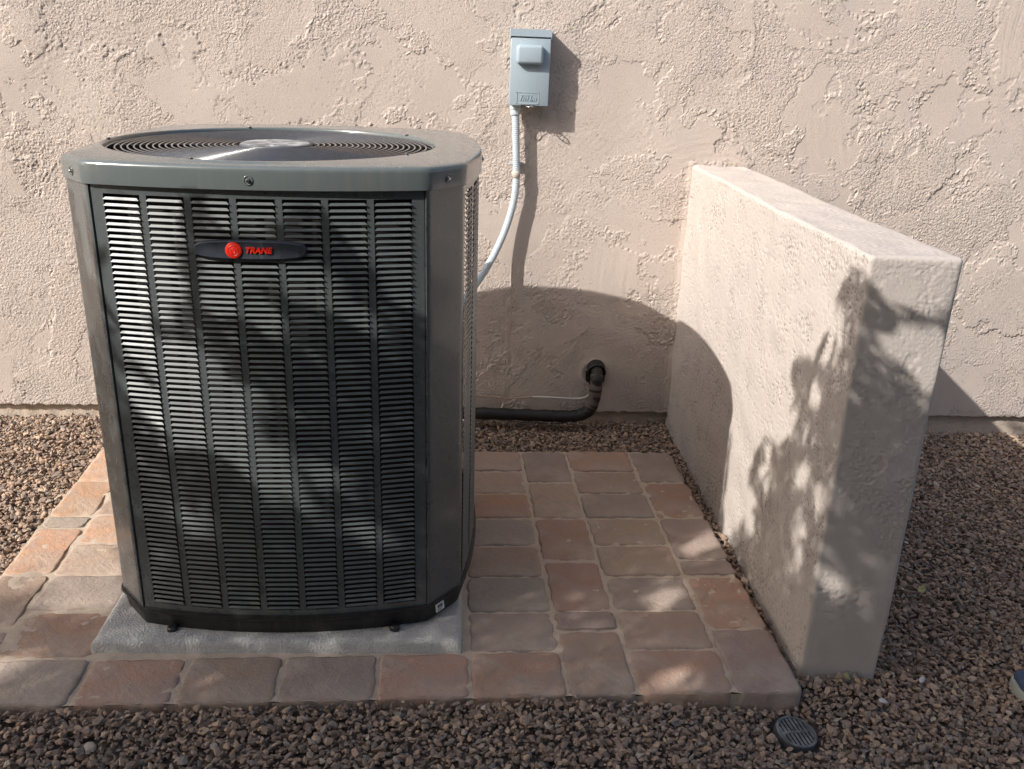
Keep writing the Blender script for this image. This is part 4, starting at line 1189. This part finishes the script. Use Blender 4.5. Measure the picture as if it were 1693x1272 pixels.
# ------------------------------------------------------------------ unseen shrubs, trees and block wall behind the viewer, added to cut sky fill
def sky_blockers():
    rs = np.random.RandomState(33)
    root = empty('added_garden_wall', (0, -9.0, 0)); tag(root, 'long tan block garden wall, unseen, added behind the shrubs to block sky light', 'wall')
    g = float(ground_z(0, -6.3)) - .05
    MB().box(-9, 9, -.1, .1, g, 1.75).build('wall_body', MAT['stucco'], root)
    MB().box(-9.02, 9.02, -.13, .13, 1.752, 1.83).build('coping', MAT['stucco'], root)
    n = 5200
    d = rs.standard_normal((n, 3)); d /= np.linalg.norm(d, axis=1, keepdims=True)
    lump = 1 + .16*np.sin(d[:, 0]*7 + 1)*np.sin(d[:, 2]*6) + .12*np.sin(d[:, 1]*9 + d[:, 0]*4)
    P = d*(lump*(.72 + .28*rs.rand(n)**.5))[:, None]*np.array([.95, .75, 1.15]) + np.array([0, 0, 1.35])
    V, F = [], []
    for k in range(n):
        t = rs.standard_normal(3); t /= np.linalg.norm(t); u = np.cross(t, rs.standard_normal(3)); u /= np.linalg.norm(u)
        L, W = rs.uniform(.07, .12), rs.uniform(.02, .032)
        V += [P[k] - t*L/2, P[k] + u*W/2, P[k] + t*L/2, P[k] - u*W/2]; F.append((4*k, 4*k+1, 4*k+2, 4*k+3))
    crown = quadmesh('crown', np.array(V), np.array(F)); crown.materials.append(MAT['leaf'])
    st = MB()
    for k in range(6):
        a = k*1.05; st.tube([(.05*math.cos(a), .05*math.sin(a), -.1), (.25*math.cos(a), .2*math.sin(a), .7), (.5*math.cos(a), .38*math.sin(a), 1.5)], [.025, .018, .008], 7)
    stem = pyd('stems', st.v, st.f); stem.materials.append(MAT['bark'])
    spots = [-5.6, -4.0, -2.5, -.95, .6, 2.2, 3.7, 5.3]
    words = ['first', 'second', 'third', 'fourth', 'fifth', 'sixth', 'seventh', 'eighth']
    for x, w in zip(spots, words):
        sc = rs.uniform(.92, 1.18)
        r = empty('added_shrub', (x, -7.9 + rs.uniform(-.15, .15), float(ground_z(x, -7.9)) - .03), (0, 0, rs.uniform(0, 6.28))); r.scale = (sc, sc, sc)
        tag(r, w + ' bush from the left in the unseen hedge added to block sky light', 'added_shrub', 'unseen shrubs added along the garden wall')
        for nm, me in (('crown', crown), ('stem', stem)):
            o = bpy.data.objects.new(nm, me); col.objects.link(o); o.parent = r
    # taller unseen trees before the hedge, added to block more of the sky
    tr = MB().tube(smooth_path([(0, 0, -.1), (.03, .02, .7), (-.02, .03, 1.3), (.02, 0, 2.0)], 5), [.10 - .004*i for i in range(16)], 10)
    for k in range(5):
        a = k*1.26; tr.tube([(.0, .0, 1.5), (.5*math.cos(a), .5*math.sin(a), 2.3), (1.0*math.cos(a), 1.0*math.sin(a), 3.2)], [.05, .03, .012], 7)
    trunk = pyd('trunk', tr.v, tr.f); trunk.materials.append(MAT['bark'])
    big = crown.copy(); big.name = 'crown'
    co = np.zeros(len(big.vertices)*3, np.float32); big.vertices.foreach_get('co', co); co = co.reshape(-1, 3)
    mid = co.reshape(-1, 4, 3).mean(1, keepdims=True); ctr = np.array([0, 0, 1.35])
    co = ((mid - ctr)*np.array([2.1, 2.2, 1.45]) + np.array([0, 0, 3.3]) + (co.reshape(-1, 4, 3) - mid)*2.3).reshape(-1, 3)
    big.vertices.foreach_set('co', co.astype(np.float32).ravel()); big.update()
    for x, w in zip((-6.2, -2.9, .3, 3.4), ('first', 'second', 'third', 'fourth')):
        r = empty('added_yard_tree', (x, -6.1 + rs.uniform(-.2, .2), float(ground_z(x, -6.1)) - .03), (0, 0, rs.uniform(0, 6.28)))
        tag(r, w + ' unseen tree from the left in the row added to block sky light', 'tree', 'unseen trees added across the yard')
        for nm, me in (('crown', big), ('trunk', trunk)):
            o = bpy.data.objects.new(nm, me); col.objects.link(o); o.parent = r
sky_blockers()
